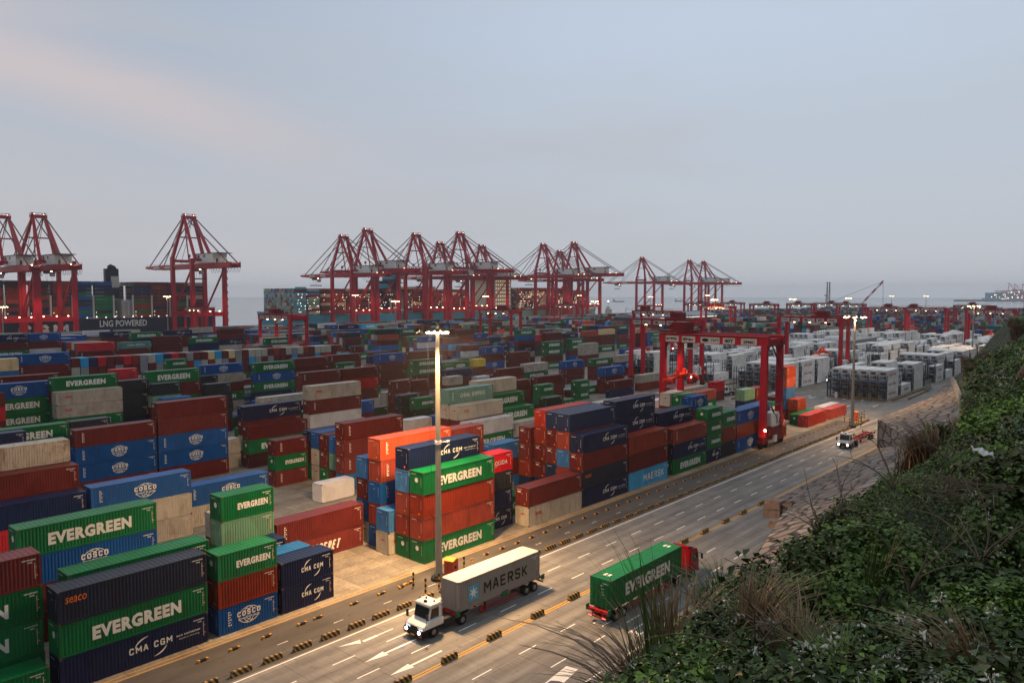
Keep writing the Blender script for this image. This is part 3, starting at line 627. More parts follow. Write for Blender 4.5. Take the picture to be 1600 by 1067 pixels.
# photo pixel of a top corner of the long side, L or R end, length, block, row, colours from the top
CATALOG = '''
64 863 R 40 1 2 MR EG EG EG|77.5 1041 R 40 1 1 EG|322.5 864 R 40 1 1 SE EG CM|340 875.5 L 20 1 1 EG RR CO|511.8 870 R 20 1 1 CM CM|487 853 R 20 1 2 LB LB
446 839 R 20 1 3 NV MR|427 760 R 20 1 4 EG LG EG MR|337 806 L 20 1 5 OO MR MR|419.5 737 R 40 2 2 CO WD|298.4 735 R 40 2 1 CO OO OO|244.6 784.3 R 40 1 5 EG CO MR MR
327 843 R 40 1 2 EG MR MR|567 786 R 40 1 5 MR MF|661.5 739 L 40 1 1 EG RR RR EG|638 702 L 40 1 2 CM LB RR RR EG|607 799 L 20 1 3 LB OO|594 687 L 40 1 4 RO RR CO RR CO
575 716 L 20 1 5 LB MR CO OO|801 711 R 20 1 2 BO DK NV CM|731 667 R 20 1 4 MR MR RR MR MR|826.5 763.7 L 40 1 1 MR OO|911 681 L 40 1 1 CM MR SE CM|890 648 L 40 1 2 NV RR LB RR NV
872.5 645 L 40 1 3 NV MR MR NV MR|853.7 641.5 L 40 1 4 RP RR MR MR NV|829 668 L 20 1 5 MR MR RR NV|812 687 R 20 1 6 LB MR LB|1004.7 619.7 R 40 1 2 CM CM MR RR MR|1025.6 670.6 R 40 1 1 RR MR MB
1053 671.5 L 40 1 1 RR CM EG|1029.5 646 L 40 1 2 CM NV MR MR|1083.5 620.5 L 20 1 4 CO MR EG DK|1066 617.5 L 20 1 5 EG MR MR DK|1047 615 L 20 1 6 OO MR EG MR|1104.5 643.7 L 20 1 1 EG EG EG CM
1151 636 R 20 1 1 EG RR DK DK|1152 643 L 40 1 1 CO RO CO|1204 628 R 40 1 2 LB NV RR|1244 571 R 20 1 4 RO RO LB LB MR|1260 621 R 20 1 3 RO RR|1229 665 R 20 1 1 RO
1263 649.6 L 40 1 1 RP|1323 633.5 R 40 1 1 RP|1249 651 L 40 1 2 EG|1287 637 L 40 1 2 WH|1119.5 607.5 R 40 2 1 RO EG|1180 606 R 20 1 6 LG NV MR
502 757.5 L 20 2 1 WH|629.7 648 R 40 2 2 MR MR MR LB|527.5 684 L 40 2 3 LB LG MR|512.5 680 L 40 2 4 MR MR EG|498.8 676.5 L 40 2 5 CO OO OO|485 674 L 40 2 6 NV MR EG
480 684.7 R 20 2 6 MR EG MR|480 658.5 R 40 3 1 MR EG MR|376 684 R 20 3 2 OO OO|786 624 R 40 2 2 OO MR MR MR|770.5 600.7 R 40 2 3 TE OO MR MR MR|802 648.7 R 40 2 1 WH EG EG
820 610.5 R 40 2 4 EG EG MR MR|835 631.5 R 40 2 3 EG EG MR|835 655 R 40 2 2 OO MR|806.8 588.7 R 40 2 5 OO MR MR MR MR|830.5 591.7 R 20 3 4 MR MR MR|881 584 R 40 3 5 MR MR MR
866 599 R 20 3 1 EG EG MR|880.5 618 R 20 2 5 DG EG MR|564.7 612 R 20 3 3 YE OO MR MR|543.7 597.7 R 40 3 1 OO MR WH NV MR|584.7 624.7 R 40 3 4 CO MF MR|674.7 651 R 20 2 5 WH MR MR
716 645 R 20 2 5 CO MR MR|658 614 R 20 3 4 DK DK MR|443.7 628.5 R 40 3 2 CM MR OO MR|355 618.5 R 40 3 1 MR MR CO CO MR|246.5 657 R 40 3 1 MR CO CO MR
108.7 686 R 40 2 3 WD MR MR MR MR|122.8 725 R 40 2 2 MR MR MR MR|135 767 R 40 2 1 NV BR MR|108 660 R 40 3 4 EG MR MR MR|40.5 673 R 40 3 3 NV MR MR MR|147 655 R 20 3 4 DK MR MR MR
82 593 R 40 4 5 CO EG EG MR MR|7.5 613.5 R 40 4 4 MR BR MR MR|184 583.5 R 40 4 4 EG MR EG EG MR|191 604.5 R 40 4 3 OO OO EG MR MR|230 592 R 20 4 4 DK DK DK NV MR|313 574.5 R 40 4 6 EG MR EG MR MR
283 599 R 20 4 3 DK LG MR MR|300 621 R 20 4 1 LB EG MR|380.5 567 R 40 5 4 CO OO MR EG|461 563 R 40 5 1 EG CO EG NV MR|362.5 597 R 20 4 4 DK DK DK MR|340 586 R 20 5 2 DK MR MR
407.5 622 L 40 4 1 OO NV MR|533 575 R 40 4 5 MR MR MR MR|590 570 R 40 4 5 MR BR MR OO|514 557.7 R 40 5 4 MR MR EG MR|564 552.7 R 40 5 5 MR MR MR MR|556 565.5 R 20 5 2 EG MR MR MR
642.5 593 R 20 4 1 MR MR MR|671 592 R 20 4 1 MR MR MR|633.5 550.5 R 40 5 6 CO MR MR MR|682 546.7 R 40 5 6 MR MR EG MR|647 564.7 L 40 5 1 EG EG MR MR|702 572 R 20 5 1 EG OO MR
856.7 565.5 R 40 4 4 OO EG MR|819 573 R 40 4 2 MR MR MR|758.8 560 R 20 5 2 YL MR NV|765.5 586.5 R 20 4 5 WH MR|740 574 R 40 4 6 NV MR MR|723 588.7 R 20 4 2 OO MR MR
788.5 540 R 40 5 6 CO MR CO MR|829 547.5 R 40 5 5 MR MR MR|913.5 561.7 R 40 4 3 CO MR MR|955.5 558 R 40 4 3 EG MR MR|993 552.7 R 40 4 3 OO CO MR|975.7 570.7 R 40 3 5 CO MR MR NV
990.7 591 R 40 3 2 MR NV MR|921 591 R 20 3 4 EG EG EG|996 570 R 20 4 4 EG MR|1032 582 R 40 3 3 OO RR RR|1016 542 R 40 5 5 BR MR MR|985 542 R 20 5 5 CO MR
960.5 538.7 R 40 5 4 EG OO MR|935 537 R 40 5 4 OO OO MR|880 531 R 40 5 6 EG EG MR|913.7 528 R 40 6 1 EG EG MR|836 514.5 R 40 6 5 EG LB MR|877.5 518.7 R 40 6 2 MR MR MR
906 519.5 R 40 6 1 MR MR MR|961 513.7 R 40 6 3 TN MR MR|935 516 R 40 6 2 RO MR|1012 512 R 40 6 3 OO MR MR|1035 528.7 R 20 6 1 LG OO MR|1118 597 L 20 2 3 BR MR
1108 581 R 20 3 3 EG BR MR|1056 586 R 20 3 4 BR BR MR|110 550 R 40 6 1 CO MR MR MR|29 559.5 R 20 5 6 TN LB MR MR|94 583 R 40 5 1 MR MR MR|55 553 R 40 6 1 CO MR MR MR
700 690 L 20 2 2 MR MR|340 577 L 20 6 2 BR MR MR|215 575 R 20 5 3 BR MR MR|293 562 R 20 6 2 EG MR MR|680.7 618.7 R 20 3 3 EG DG MR|608 629 R 20 3 5 DG MR MR
236 534 R 40 9 3 TE MR|340 526 R 40 9 5 EG NV|285 524 R 40 9 5 MR MR|180 533 R 40 8 5 BR MR|95 520 R 40 9 6 CO MR|45 522 R 40 9 5 CM MR|205 517 R 40 10 3 CM MR|205 520 L 40 9 6 EG CM|300 515 R 40 10 1 CM MR|380 513 R 40 10 2 MR MR
'''
class Stack: pass
STACKS = []
CONT_LEN = {40: 12.19, 20: 6.06}
def add_stack(b, r, u0, L, tiers, vis=True, ztop=None, rz=False, v=None):
    s = Stack(); s.b = b; s.r = r; s.v = (BLK[b-1]+2.75*(r-1)) if v is None else v; s.u0 = u0; s.L = L; s.c = tiers; s.n = len(tiers)
    s.h = (ztop/s.n) if ztop else 2.70; s.cat = vis; s.rot = rz; STACKS.append(s); return s
def free(v, u0, u1, tol=.0):
    for s in STACKS:
        if abs(s.v-v) < 2.5:
            a, bb = s.u0, s.u0+(s.L if not s.rot else W)
            if u0 < bb+tol and u1 > a-tol: return False
    return True
POOL = ['MR']*28+['RR']*8+['EG']*17+['CO']*10+['CM']*7+['NV']*4+['OO']*13+['DK']*3+['LB']*3+['WH']*4+['RO']*3+['BR']*2+['TE']+['LG']+['TN']+['SE']+['MK']*2+['MB']
for ln in CATALOG.replace('\n', '|').split('|'):
    t = ln.split()
    if not t: continue
    px, py, side, L, b, r = float(t[0]), float(t[1]), t[2], CONT_LEN[int(t[3])], int(t[4]), int(t[5]); cols = t[6:]
    v = BLK[b-1]+2.75*(r-1)
    p = atv(px, py, v); zt = float(p[2]); n = max(1, round(zt/2.72)); n = min(n, 6)
    while len(cols) < n: cols.append(rng.choice(POOL))
    cols = cols[:n]
    h = zt/n
    if h > 2.92 or h < 2.55: zt = min(max(h, 2.55), 2.92)*n
    u0 = float(p[0]) if side == 'L' else float(p[0])-L
    # shift a little when it would run into a neighbour already standing in that row
    ok = False
    for sh in (0, .3, -.3, .7, -.7, 1.2, -1.2, 1.8, -1.8, 2.5, -2.5, 3.2, -3.2, 3.9, -3.9, 4.6, -4.6):
        if free(v, u0+sh, u0+sh+L, .12): ok = True; break
    if not ok: print('catalog clash', ln); continue
    add_stack(b, r, u0+sh, L, cols, True, zt)
# end-on row: twenty-foot boxes standing across the block, ends towards the viewer
_c = 'TN MK MR MB NV BR MR MR BR RR MK OO MB NV BR MR MK MR MR TN MB MR TN MK MR OO OO OO MR RR MR OO MK OO RR MR OO OO OO MR RR'.split()
V_ENDS = 259.6
def ztopv(px, py, v): return float(atv(px, py, v)[2])
_u = float(atv(82, 559, V_ENDS)[0])
for k, c in enumerate(_c):
    s = add_stack(7, 9, _u+k*2.62, 6.06, [c]+[rng.choice(['MK', 'MR', 'OO', 'MR', 'BR', 'MR', 'RR', 'MB'])]+[rng.choice(POOL) for _ in range(2)], True, 11.6-.02*k, True, v=V_ENDS)
# ---- a small z-buffer so that fill-in stacks never hide what the photograph shows
ZW, ZH, ZS = 1000, 667, 1000/1600
def faces_of(s, k0=None, k1=None):
    L, Wd = (W, s.L) if s.rot else (s.L, W)
    x0, x1, y0, y1 = s.u0, s.u0+L, s.v, s.v+Wd
    z0 = (k0 or 0)*s.h; z1 = s.h*(s.n if k1 is None else k1)
    return [[(x0, y0, z0), (x1, y0, z0), (x1, y0, z1), (x0, y0, z1)], [(x0, y1, z0), (x0, y0, z0), (x0, y0, z1), (x0, y1, z1)], [(x0, y0, z1), (x1, y0, z1), (x1, y1, z1), (x0, y1, z1)]]
def raster(quad, zb, ib, idv, write=True):
    P = np.array(quad, float)-CAM; w = P@F3
    if w.min() < 1.0: return 0
    sx = (CXP+F_PX*(P@RT)/w)*ZS; sy = (CYP-F_PX*(P@U3)/w)*ZS
    x0, x1 = int(max(0, math.floor(sx.min()))), int(min(ZW-1, math.ceil(sx.max()))); y0, y1 = int(max(0, math.floor(sy.min()))), int(min(ZH-1, math.ceil(sy.max())))
    if x1 < x0 or y1 < y0: return 0
    X, Y = np.meshgrid(np.arange(x0, x1+1)+.5, np.arange(y0, y1+1)+.5)
    ins = np.ones(X.shape, bool); n = len(quad); area = 0
    for i in range(n): area += sx[i]*sy[(i+1) % n]-sx[(i+1) % n]*sy[i]
    sg = 1 if area > 0 else -1
    for i in range(n):
        j = (i+1) % n; ins &= sg*((sx[j]-sx[i])*(Y-sy[i])-(sy[j]-sy[i])*(X-sx[i])) >= 0
    if not ins.any(): return 0
    # plane in 1/w
    A = np.array([[sx[0], sy[0], 1], [sx[1], sy[1], 1], [sx[2], sy[2], 1]])
    try: c = np.linalg.solve(A, 1/w[:3])
    except np.linalg.LinAlgError: return 0
    iz = c[0]*X+c[1]*Y+c[2]
    zz = zb[y0:y1+1, x0:x1+1]; hit = ins & (iz > zz)
    if write:
        zz[hit] = iz[hit]; ib[y0:y1+1, x0:x1+1][hit] = idv; return 0
    return int((hit & (ib[y0:y1+1, x0:x1+1] >= 0)).sum())
zb = np.zeros((ZH, ZW)); ib = -np.ones((ZH, ZW), int)
for i, s in enumerate(STACKS):
    for q in faces_of(s): raster(q, zb, ib, i)
def infront(u, v, z=0):
    x, y, w = proj((u, v, z)); return w > 5 and -120 < x < 1720
EMPTY = [(45.4, 58.2, 65, 76), (20, 33.5, 65, 65.1), (58, 72.3, 95, 96), (53.5, 71.6, 96, 120), (68, 90, 60, 61), (106, 118.5, 65, 67), (154, 177, 64, 66), (45.5, 58, 64, 76), (116, 125, 64.9, 65)]
def is_empty(u0, u1, v):
    for a, b, c, d in EMPTY:
        if u0 < b and u1 > a and c-1 < v < d: return True
    return False
def segs(b):
    if b <= 3: out = [(-26, 205)]
    else: out = [(-10, 205)]
    if b >= 7: out += [(246, 490), (515, 760), (785, 1030), (1055, 1290)]
    elif b >= 5: out += [(520, 760), (785, 1030), (1055, 1290)]
    else: out += [(640, 760), (785, 1030), (1055, 1290)] if b > 1 else [(640, 900)]
    return out
fill_r = random.Random(11)
for b in range(1, len(BLK)+1):
    for (a, e) in segs(b):
        u = a
        while u+12.3 < e:
            base = fill_r.choice([2, 3, 3, 4, 4, 5]) if b > 3 else fill_r.choice([1, 2, 2, 3])
            two = fill_r.random() < .3
            for r in range(1, 7):
                v = BLK[b-1]+2.75*(r-1)
                if b == 7 and u < 215 and (V_ENDS-2.6 < v < V_ENDS+6.3) and u+12 > _u-1: continue
                if not infront(u, v) and not infront(u+12, v): continue
                parts_ = [(u, 6.06), (u+6.25, 6.06)] if two else [(u, 12.19)]
                for (uu, LL) in parts_:
                    if not free(v, uu, uu+LL, .1) or is_empty(uu, uu+LL, v): continue
                    n = max(0, min(5, base+fill_r.choice([-1, -1, 0, 0, 0, 1])))
                    if b == 1: n = min(n, 3)
                    if b >= 13: n = min(n, 3)
                    col = [fill_r.choice(POOL) for _ in range(n)]
                    while n > 0:
                        s = Stack(); s.b = b; s.r = r; s.v = v; s.u0 = uu; s.L = LL; s.c = col[:n]; s.n = n; s.h = 2.70; s.cat = False; s.rot = False
                        if (b <= 6 or u < 215) and u < 240 and sum(raster(q, zb, ib, 0, False) for q in faces_of(s)) > 12: n -= 1; continue
                        break
                    if n > 0: STACKS.append(s)
            u += 12.62
# ---- visible pixels of every container
zb = np.zeros((ZH, ZW)); ib = -np.ones((ZH, ZW), int); ITEMS = []
_hid = [[(166, 46, 0), (234, 48, 0), (234, 48, 6), (166, 46, 6)], [(234, 48, 0), (560, 60, 0), (560, 60, 7), (234, 48, 7)]]   # walls that hide what is behind them
for q in _hid: raster(q, zb, ib, -5)
for s in STACKS:
    for k in range(s.n):
        x, y, w = proj((s.u0+s.L/2, s.v, s.h*(k+.5)))
        if w < 5: continue
        ITEMS.append((s, k))
        for q in faces_of(s, k, k+1): raster(q, zb, ib, len(ITEMS)-1)
cnt = np.bincount(ib[ib >= 0].ravel(), minlength=len(ITEMS))
order = np.argsort(-cnt)
single = set(int(i) for i in order[:300] if cnt[i] > 6)
print('containers', len(ITEMS), 'single', len(single), 'smallest px', cnt[order[min(299, len(order)-1)]], 'visible', int((cnt > 0).sum()))
# ---- individuals
rows = {}
for i in sorted(single):
    s, k = ITEMS[i]; rows.setdefault(round(s.v, 1), {}).setdefault(id(s), s)
rowlist = sorted(rows)
for rn, v in enumerate(rowlist):
    sts = sorted(rows[v].values(), key=lambda s: s.u0)
    for j, s in enumerate(sts): s.rown = rn+1; s.coln = j+1
for i in sorted(single):
    s, k = ITEMS[i]; code = s.c[s.n-1-k]
    if s.rot: pos = (s.u0+W/2, s.v+s.L/2, k*s.h+.02); rz = math.pi/2
    else: pos = (s.u0+s.L/2, s.v+W/2, k*s.h+.02); rz = 0.0
    x, y, w = proj(pos)
    jit = random.Random(i)
    o = make_container(code, s.L, (pos[0]+jit.uniform(-.04, .04), pos[1]+jit.uniform(-.03, .03), pos[2]), s.h-.02, rz+jit.uniform(-.002, .002), detail=w < 330)
    tier = 'top of' if k == s.n-1 and k > 0 else ('ground tier of' if k == 0 else nth(k+1)+' tier of')
    if s.n == 1: tier = 'standing alone as'
    fr = 'front row' if s.rown == 1 else nth(s.rown)+' row back'
    words = KINDS[code][1]
    if s.rot: words = words.split(' container')[0]+' container end'
    o['label'] = '%s, %s %s stack from left, %s' % (words, tier, nth(s.coln), fr)
    o['category'] = 'shipping container'; o['group'] = 'shipping containers stacked in the yard'
# ---- the rest as one object: boxes with their paint kept per face
pal = sorted(KINDS); far_v = []; far_f = []; far_m = []
def far_box(x0, y0, z0, x1, y1, z1, mi):
    b = len(far_v); far_v.extend([(x0, y0, z0), (x1, y0, z0), (x1, y1, z0), (x0, y1, z0), (x0, y0, z1), (x1, y0, z1), (x1, y1, z1), (x0, y1, z1)])
    far_f.extend([(b+4, b+5, b+6, b+7), (b, b+1, b+5, b+4), (b+1, b+2, b+6, b+5), (b+2, b+3, b+7, b+6), (b+3, b, b+4, b+7), (b, b+3, b+2, b+1)]); far_m.extend([mi]*6)
TW = len(pal)
for i, (s, k) in enumerate(ITEMS):
    if i in single: continue
    code = s.c[s.n-1-k]; g = .03
    lx, ly = (W, s.L) if s.rot else (s.L, W)
    x0, y0, z0 = s.u0+g, s.v+g, s.h*k+.03; x1, y1, z1 = s.u0+lx-g, s.v+ly-g, s.h*(k+1)-.03
    far_box(x0, y0, z0, x1, y1, z1, pal.index(code))
    if cnt[i] > 0 and KINDS[code][2] in ('eg', 'te', 'mb', 'co', 'cm') and not s.rot and s.L > 4:
        far_ll = {'eg': ('EVERGREEN', .22, .30, .58, .40), 'te': ('CHINA SHIPPING', .24, .38, .56, .3), 'mb': ('MAERSK', .34, .3, .5, .38), 'co': ('COSCO', .42, .38, .20, .24), 'cm': ('CMA CGM', .42, .38, .32, .24)}[KINDS[code][2]]
        mbt = MB(); add_text(mbt, far_ll[0], x0+far_ll[1]*lx, z0+far_ll[2]*s.h, far_ll[3]*lx, far_ll[4]*s.h*.9, y0-.02, bold=.03 if KINDS[code][2] != 'eg' else .055)
        bb = len(far_v); far_v.extend(mbt.v); far_f.extend(tuple(bb+q for q in f) for f in mbt.f); far_m.extend([TW]*len(mbt.f))
# ================================================================ refrigerated containers and their racks
REEFM = paint('reefer white paint', (248, 247, 243), .4, dirt=.2, dirtcol=(160, 150, 136), var=.07)
RACKM = paint('slate blue rack steel', (52, 66, 84), .5, dirt=.25)
REEF_GREY = paint('reefer machinery grey', (160, 164, 166), .5, dirt=.4)
def reefer_end():
    mb = MB()
    mb.box(-.12, -1.0, .25, 0, 1.0, 1.25); mb.box(-.10, -1.0, 1.35, 0, 1.0, 2.5)
    mb.mat(1).box(-.16, -.6, 1.65, -.10, .6, 2.2); mb.box(-.17, -.8, .5, -.12, -.2, 1.0); mb.mat(0).box(-.2, .1, .4, -.12, .85, 1.0)
    me = mb.mesh('cooling_unit'); me.materials.append(REEF_GREY); me.materials.append(DARKM); return me
REEND = reefer_end()
for lg_, nm in (('yg', 'red block lettering'), ('oo', 'small red lettering'), ('ml', 'black lettering')): pass
REEFERS = []
rr = random.Random(5)
RB = [(65.4, 244.6), (96.6, 244.6), (125.8, 252.9), (156.0, 262.0)]
for bi, (v0, ustart) in enumerate(RB):
    for bay in range(0, 25):
        u = ustart+15.0*bay
        if u > (560 if bi else 520): break
        basen = rr.choice([1, 2, 2, 3, 3])
        for r in range(6):
            if (bi == 0 and bay >= 5 and r < 2 and False): continue
            n = max(0, min(3, basen+rr.choice([-2, -1, 0, 0, 0, 1])))
            lg = rr.choice(['oo', None, 'ml', 'oo', None, 'yg'])
            if bi == 0 and bay == 0 and r == 0: n = 3
            if bi == 0 and bay == 1 and r == 0: n = 1
            if n: REEFERS.append((u, v0+2.75*r, n, lg, bi, bay, r))
zbR = zb.copy(); ibR = -np.ones((ZH, ZW), int); RIT = []
for R_ in REEFERS:
    u, v, n, lg, bi, bay, r = R_
    s = Stack(); s.u0 = u; s.v = v; s.L = 12.19; s.n = n; s.h = 2.88; s.rot = False
    for k in range(n):
        RIT.append((R_, k))
        for q in faces_of(s, k, k+1): raster(q, zbR, ibR, len(RIT)-1)
cntR = np.bincount(ibR[ibR >= 0].ravel(), minlength=len(RIT)); orderR = np.argsort(-cntR)
singR = set(int(i) for i in orderR[:260] if cntR[i] > 5)
print('reefers', len(RIT), 'single', len(singR), 'smallest', cntR[orderR[min(259, len(orderR)-1)]])
RLOGO = {'oo': 'red mark', 'yg': 'large red lettering', 'ml': 'black lettering', None: 'blank side'}
reef_far = MB()
for i, (R_, k) in enumerate(RIT):
    u, v, n, lg, bi, bay, r = R_
    if i in singR:
        o = empty('reefer_container', (u+6.095, v+W/2, k*2.88+.02))
        b = link_mesh('body', get_body(12.19, 2.896), o); b.material_slots[0].link = 'OBJECT'; b.material_slots[0].material = REEFM
        e = link_mesh('cooling_unit', REEND, o); e.location = (-6.05, 0, 0)
        lg2 = 'yg' if (bi == 0 and bay == 0 and r == 0 and k < 2) else lg
        if lg2: 
            l_ = link_mesh('lettering', logo_mesh(lg2, 12.19, 2.896), o)
            if lg2 == 'oo': l_.location = (3.2, 0, -.75)
        tag(o, 'white reefer, %s, %s tier, %s row of %s bay, %s reefer block' % (RLOGO[lg2], nth(k+1), nth(r+1), nth(bay+1), nth(bi+1)), 'reefer container', 'white refrigerated containers in the reefer racks')
    else: reef_far.box(u+.03, v+.03, k*2.88+.02, u+12.16, v+2.41, k*2.88+2.86)
if reef_far.v: tag(reef_far.build('reefer_containers', REEFM), 'the many smaller white refrigerated containers deep in the reefer blocks', 'reefer container', kind='stuff')
def rack(u, v0, bi, bay, levels=3):
    o = empty('reefer_rack', (u, v0, 0))
    post = MB(); deck = MB(); rail = MB()
    for r in range(0, 7):
        for x in (0, 1.9): post.bar((x, -.15+2.75*r, 0), (x, -.15+2.75*r, 2.9*levels-1.4), .16)
    for lv in range(1, levels):
        z = 2.9*lv-.1
        deck.box(-.1, -.3, z-.12, 2.0, 16.6, z)
        for x in (-.05, 1.95):
            rail.bar((x, -.3, z+1.05), (x, 16.6, z+1.05), .05); rail.bar((x, -.3, z+.55), (x, 16.6, z+.55), .04)
            for q in range(0, 18): rail.bar((x, -.3+.99*q, z), (x, -.3+.99*q, z+1.05), .04)
    for lv in range(0, levels-1): rail.bar((0, -.2, 2.9*lv+.1), (1.9, -.2, 2.9*(lv+1)-.2), .12)
    for r in range(6):
        deck.box(1.2, .3+2.75*r, .4, 1.75, 1.0+2.75*r, 1.6)
    post.build('post', RACKM, o); deck.build('deck', RACKM, o); rail.build('railing', RACKM, o)
    tag(o, 'slate blue steel reefer rack with railed decks, %s bay of %s reefer block' % (nth(bay+1), nth(bi+1)), 'reefer rack', 'steel racks between the reefer bays')
    return o
for bi, (v0, us_) in enumerate(RB):
    for bay in range(0, 14 if bi < 2 else 10):
        rack(us_-2.6+15.0*bay, v0, bi, bay)
# a long rack platform reaching left of the first block, and a mesh gate by the road
t = empty('platform_frame', (238.2, 80.5, 0)); pm = MB()
for q in range(0, 6):
    for x in (0, 3.2): pm.bar((x, -3.2*q+.2, 0), (x, -3.2*q+.2, 5.6), .2)
for z in (2.8, 5.6):
    pm.bar((0, .2, z), (0, -15.8, z), .25); pm.bar((3.2, .2, z), (3.2, -15.8, z), .25)
    for q in range(0, 6): pm.bar((0, -3.2*q+.2, z), (3.2, -3.2*q+.2, z), .2)
pm.build('frame', RACKM, t); pd = MB(); pd.box(.1, -15.7, 5.7, 3.1, .1, 5.78); pd.build('deck', RACKM, t)
cb = MB(); cb.box(1.0, -2.6, 0, 1.9, -1.7, 1.7); cb.build('switch_box', WHITE, t)
tag(t, 'open slate blue platform frame at the left end of nearest reefers', 'platform')
t = empty('mesh_gate', (273.4, 61.5, 0)); gm_ = MB()
for a in np.arange(0, 7.1, .5): gm_.bar((a, 0, 0), (a, 0, 3.4), .06)
for z in (.2, 1.3, 2.4, 3.4): gm_.bar((0, 0, z), (7, 0, z), .08)
gm_.build('mesh_panel', GALV, t); gp = MB(); gp.bar((0, 0, 0), (0, 0, 3.6), .2); gp.bar((7, 0, 0), (7, 0, 3.6), .2); gp.build('gate_post', GALV, t)
tag(t, 'grey mesh gate standing at the roadside end of reefer platform', 'gate')
# flat grey roof beside the reefers
t = empty('service_building', (410, 128, 0)); m_ = MB(); m_.box(0, 0, 0, 46, 15, 7.2); m_.build('wall', REEF_GREY, t)
m_ = MB(); m_.box(-1, -1, 7.2, 47, 16, 7.7); m_.build('roof', GALV, t)
m_ = MB()
for q in range(8): m_.box(2+5.5*q, -.08, 1.0, 5+5.5*q, -.01, 3.6)
m_.build('door', DARKM, t); tag(t, 'low grey flat-roofed service building among the white reefers', 'building')
t = empty('warehouse', (470, 292, 0)); m_ = MB(); m_.box(0, 0, 0, 120, 22, 15.0); m_.build('wall', paint('blue grey cladding', (70, 84, 98), .6, dirt=.3), t)
m_ = MB(); m_.prism([(-1, 15), (11, 17.6), (23, 15), (23, 14.6), (-1, 14.6)], 'x', -1, 121); o_ = m_.build('roof', paint('pale roof sheet', (150, 158, 166), .5, dirt=.3), t)
m_ = MB(); m_.box(0, -.3, 13.4, 120, -.05, 13.9); m_.build('light_strip', emit('light strip', (255, 235, 215), 1.6), t)
for q in range(5):
    m_ = MB(); m_.box(8+23*q, -.12, 0, 17+23*q, -.02, 8); m_.build('door', DARKM, t)
tag(t, 'long low blue-grey warehouse with a lit strip under its eaves', 'warehouse')
# ================================================================ light masts
CONC = paint('mast galvanised grey', (146, 143, 138), .5, dirt=.2, scale=.4)
def mast(u, v, h, label, power, near=False, extra=None):
    t = empty('light_mast', (u, v, 0), 0, label, 'light mast', 'tall light masts of the terminal')
    m = MB(); m.tube((0, 0, .3), (0, 0, h-.2), .40, .20, 12); m.build('pole', CONC, t)
    m = MB(); m.tube((0, 0, 0), (0, 0, .35), .9, .9, 12); m.tube((0, 0, .35), (0, 0, .5), .55, .55, 12)
    for k in range(8): a = k*math.pi/4; m.tube((.72*math.cos(a), .72*math.sin(a), .35), (.72*math.cos(a), .72*math.sin(a), .48), .05, .05, 6)
    m.build('base_flange', DARKM, t)
    R = 1.9; m = MB(); n = 16
    for k in range(n):
        a = 2*math.pi*k/n; b = 2*math.pi*(k+1)/n
        for zz, rr in ((h-.9, R), (h-.3, R*.92)): m.bar((rr*math.cos(a), rr*math.sin(a), zz), (rr*math.cos(b), rr*math.sin(b), zz), .07)
        if k % 2 == 0: m.bar((R*math.cos(a), R*math.sin(a), h-.9), (R*.92*math.cos(a), R*.92*math.sin(a), h-.3), .05)
        if k % 4 == 0: m.bar((.2*math.cos(a), .2*math.sin(a), h-.3), (R*.92*math.cos(a), R*.92*math.sin(a), h-.3), .08); m.bar((.2*math.cos(a), .2*math.sin(a), h-.9), (R*math.cos(a), R*math.sin(a), h-.9), .08)
    m.build('lamp_ring', DARKM, t)
    nl = 10 if near else 8
    for k in range(nl):
        a = 2*math.pi*(k+.3)/nl; c, s_ = math.cos(a), math.sin(a); lit = (not near) or k not in (1, 2, 3); rr = R+.12 if not lit or not near else .75
        m = MB(); m.bar((rr*c, rr*s_, h-.85), ((rr+.42)*c, (rr+.42)*s_, h-1.05), .46, .2)
        hd = m.build('floodlight', DARKM, t)
        m = MB(); m.bar(((rr+.05)*c, (rr+.05)*s_, h-1.05), ((rr+.46)*c, (rr+.46)*s_, h-1.28), .48, .14); m.build('lens', LAMP_WARM if lit else GLASS, hd)
    if near:
        m = MB(); m.bar((0, 0, 15.4), (.95, -.5, 15.4), .08); m.cbox(1.0, -.55, 15.42, .34, .22, .2); m.tube((0, 0, 15.2), (0, 0, 15.6), .36, .36, 10); m.build('camera_arm', WHITE, t)
        m = MB(); m.bar((-1.75, -.3, h-1), (-.9, -.3, .5), .02); m.build('hoist_cable', DARKM, t)
    for k in range(3 if near else 1):
        ld = bpy.data.lights.new('mast_light', 'SPOT'); lo = bpy.data.objects.new('mast_light', ld); COLL.objects.link(lo); lo.parent = t
        a = 2*math.pi*k/3+4.2; rr = 1.5 if near else 0.0
        lo.location = (rr*math.cos(a), rr*math.sin(a), h-1.4); ld.energy = power/(3 if near else 1); ld.spot_size = math.radians(150); ld.spot_blend = .6
        if near: lo.rotation_euler = Vector((math.cos(a)*.75, math.sin(a)*.75, -1)).to_track_quat('-Z', 'Y').to_euler()
        ld.shadow_soft_size = .4; ld.color = (1.0, .58, .26)
    return t
mast(56.5, 60.66, 28.7, 'tall light mast in front of the green lettered stack by the road, lamps lit', 125000, True)
mast(187.6, 57.6, 27.4, 'light mast by the road bend beside the red containers and striped posts', 70000)
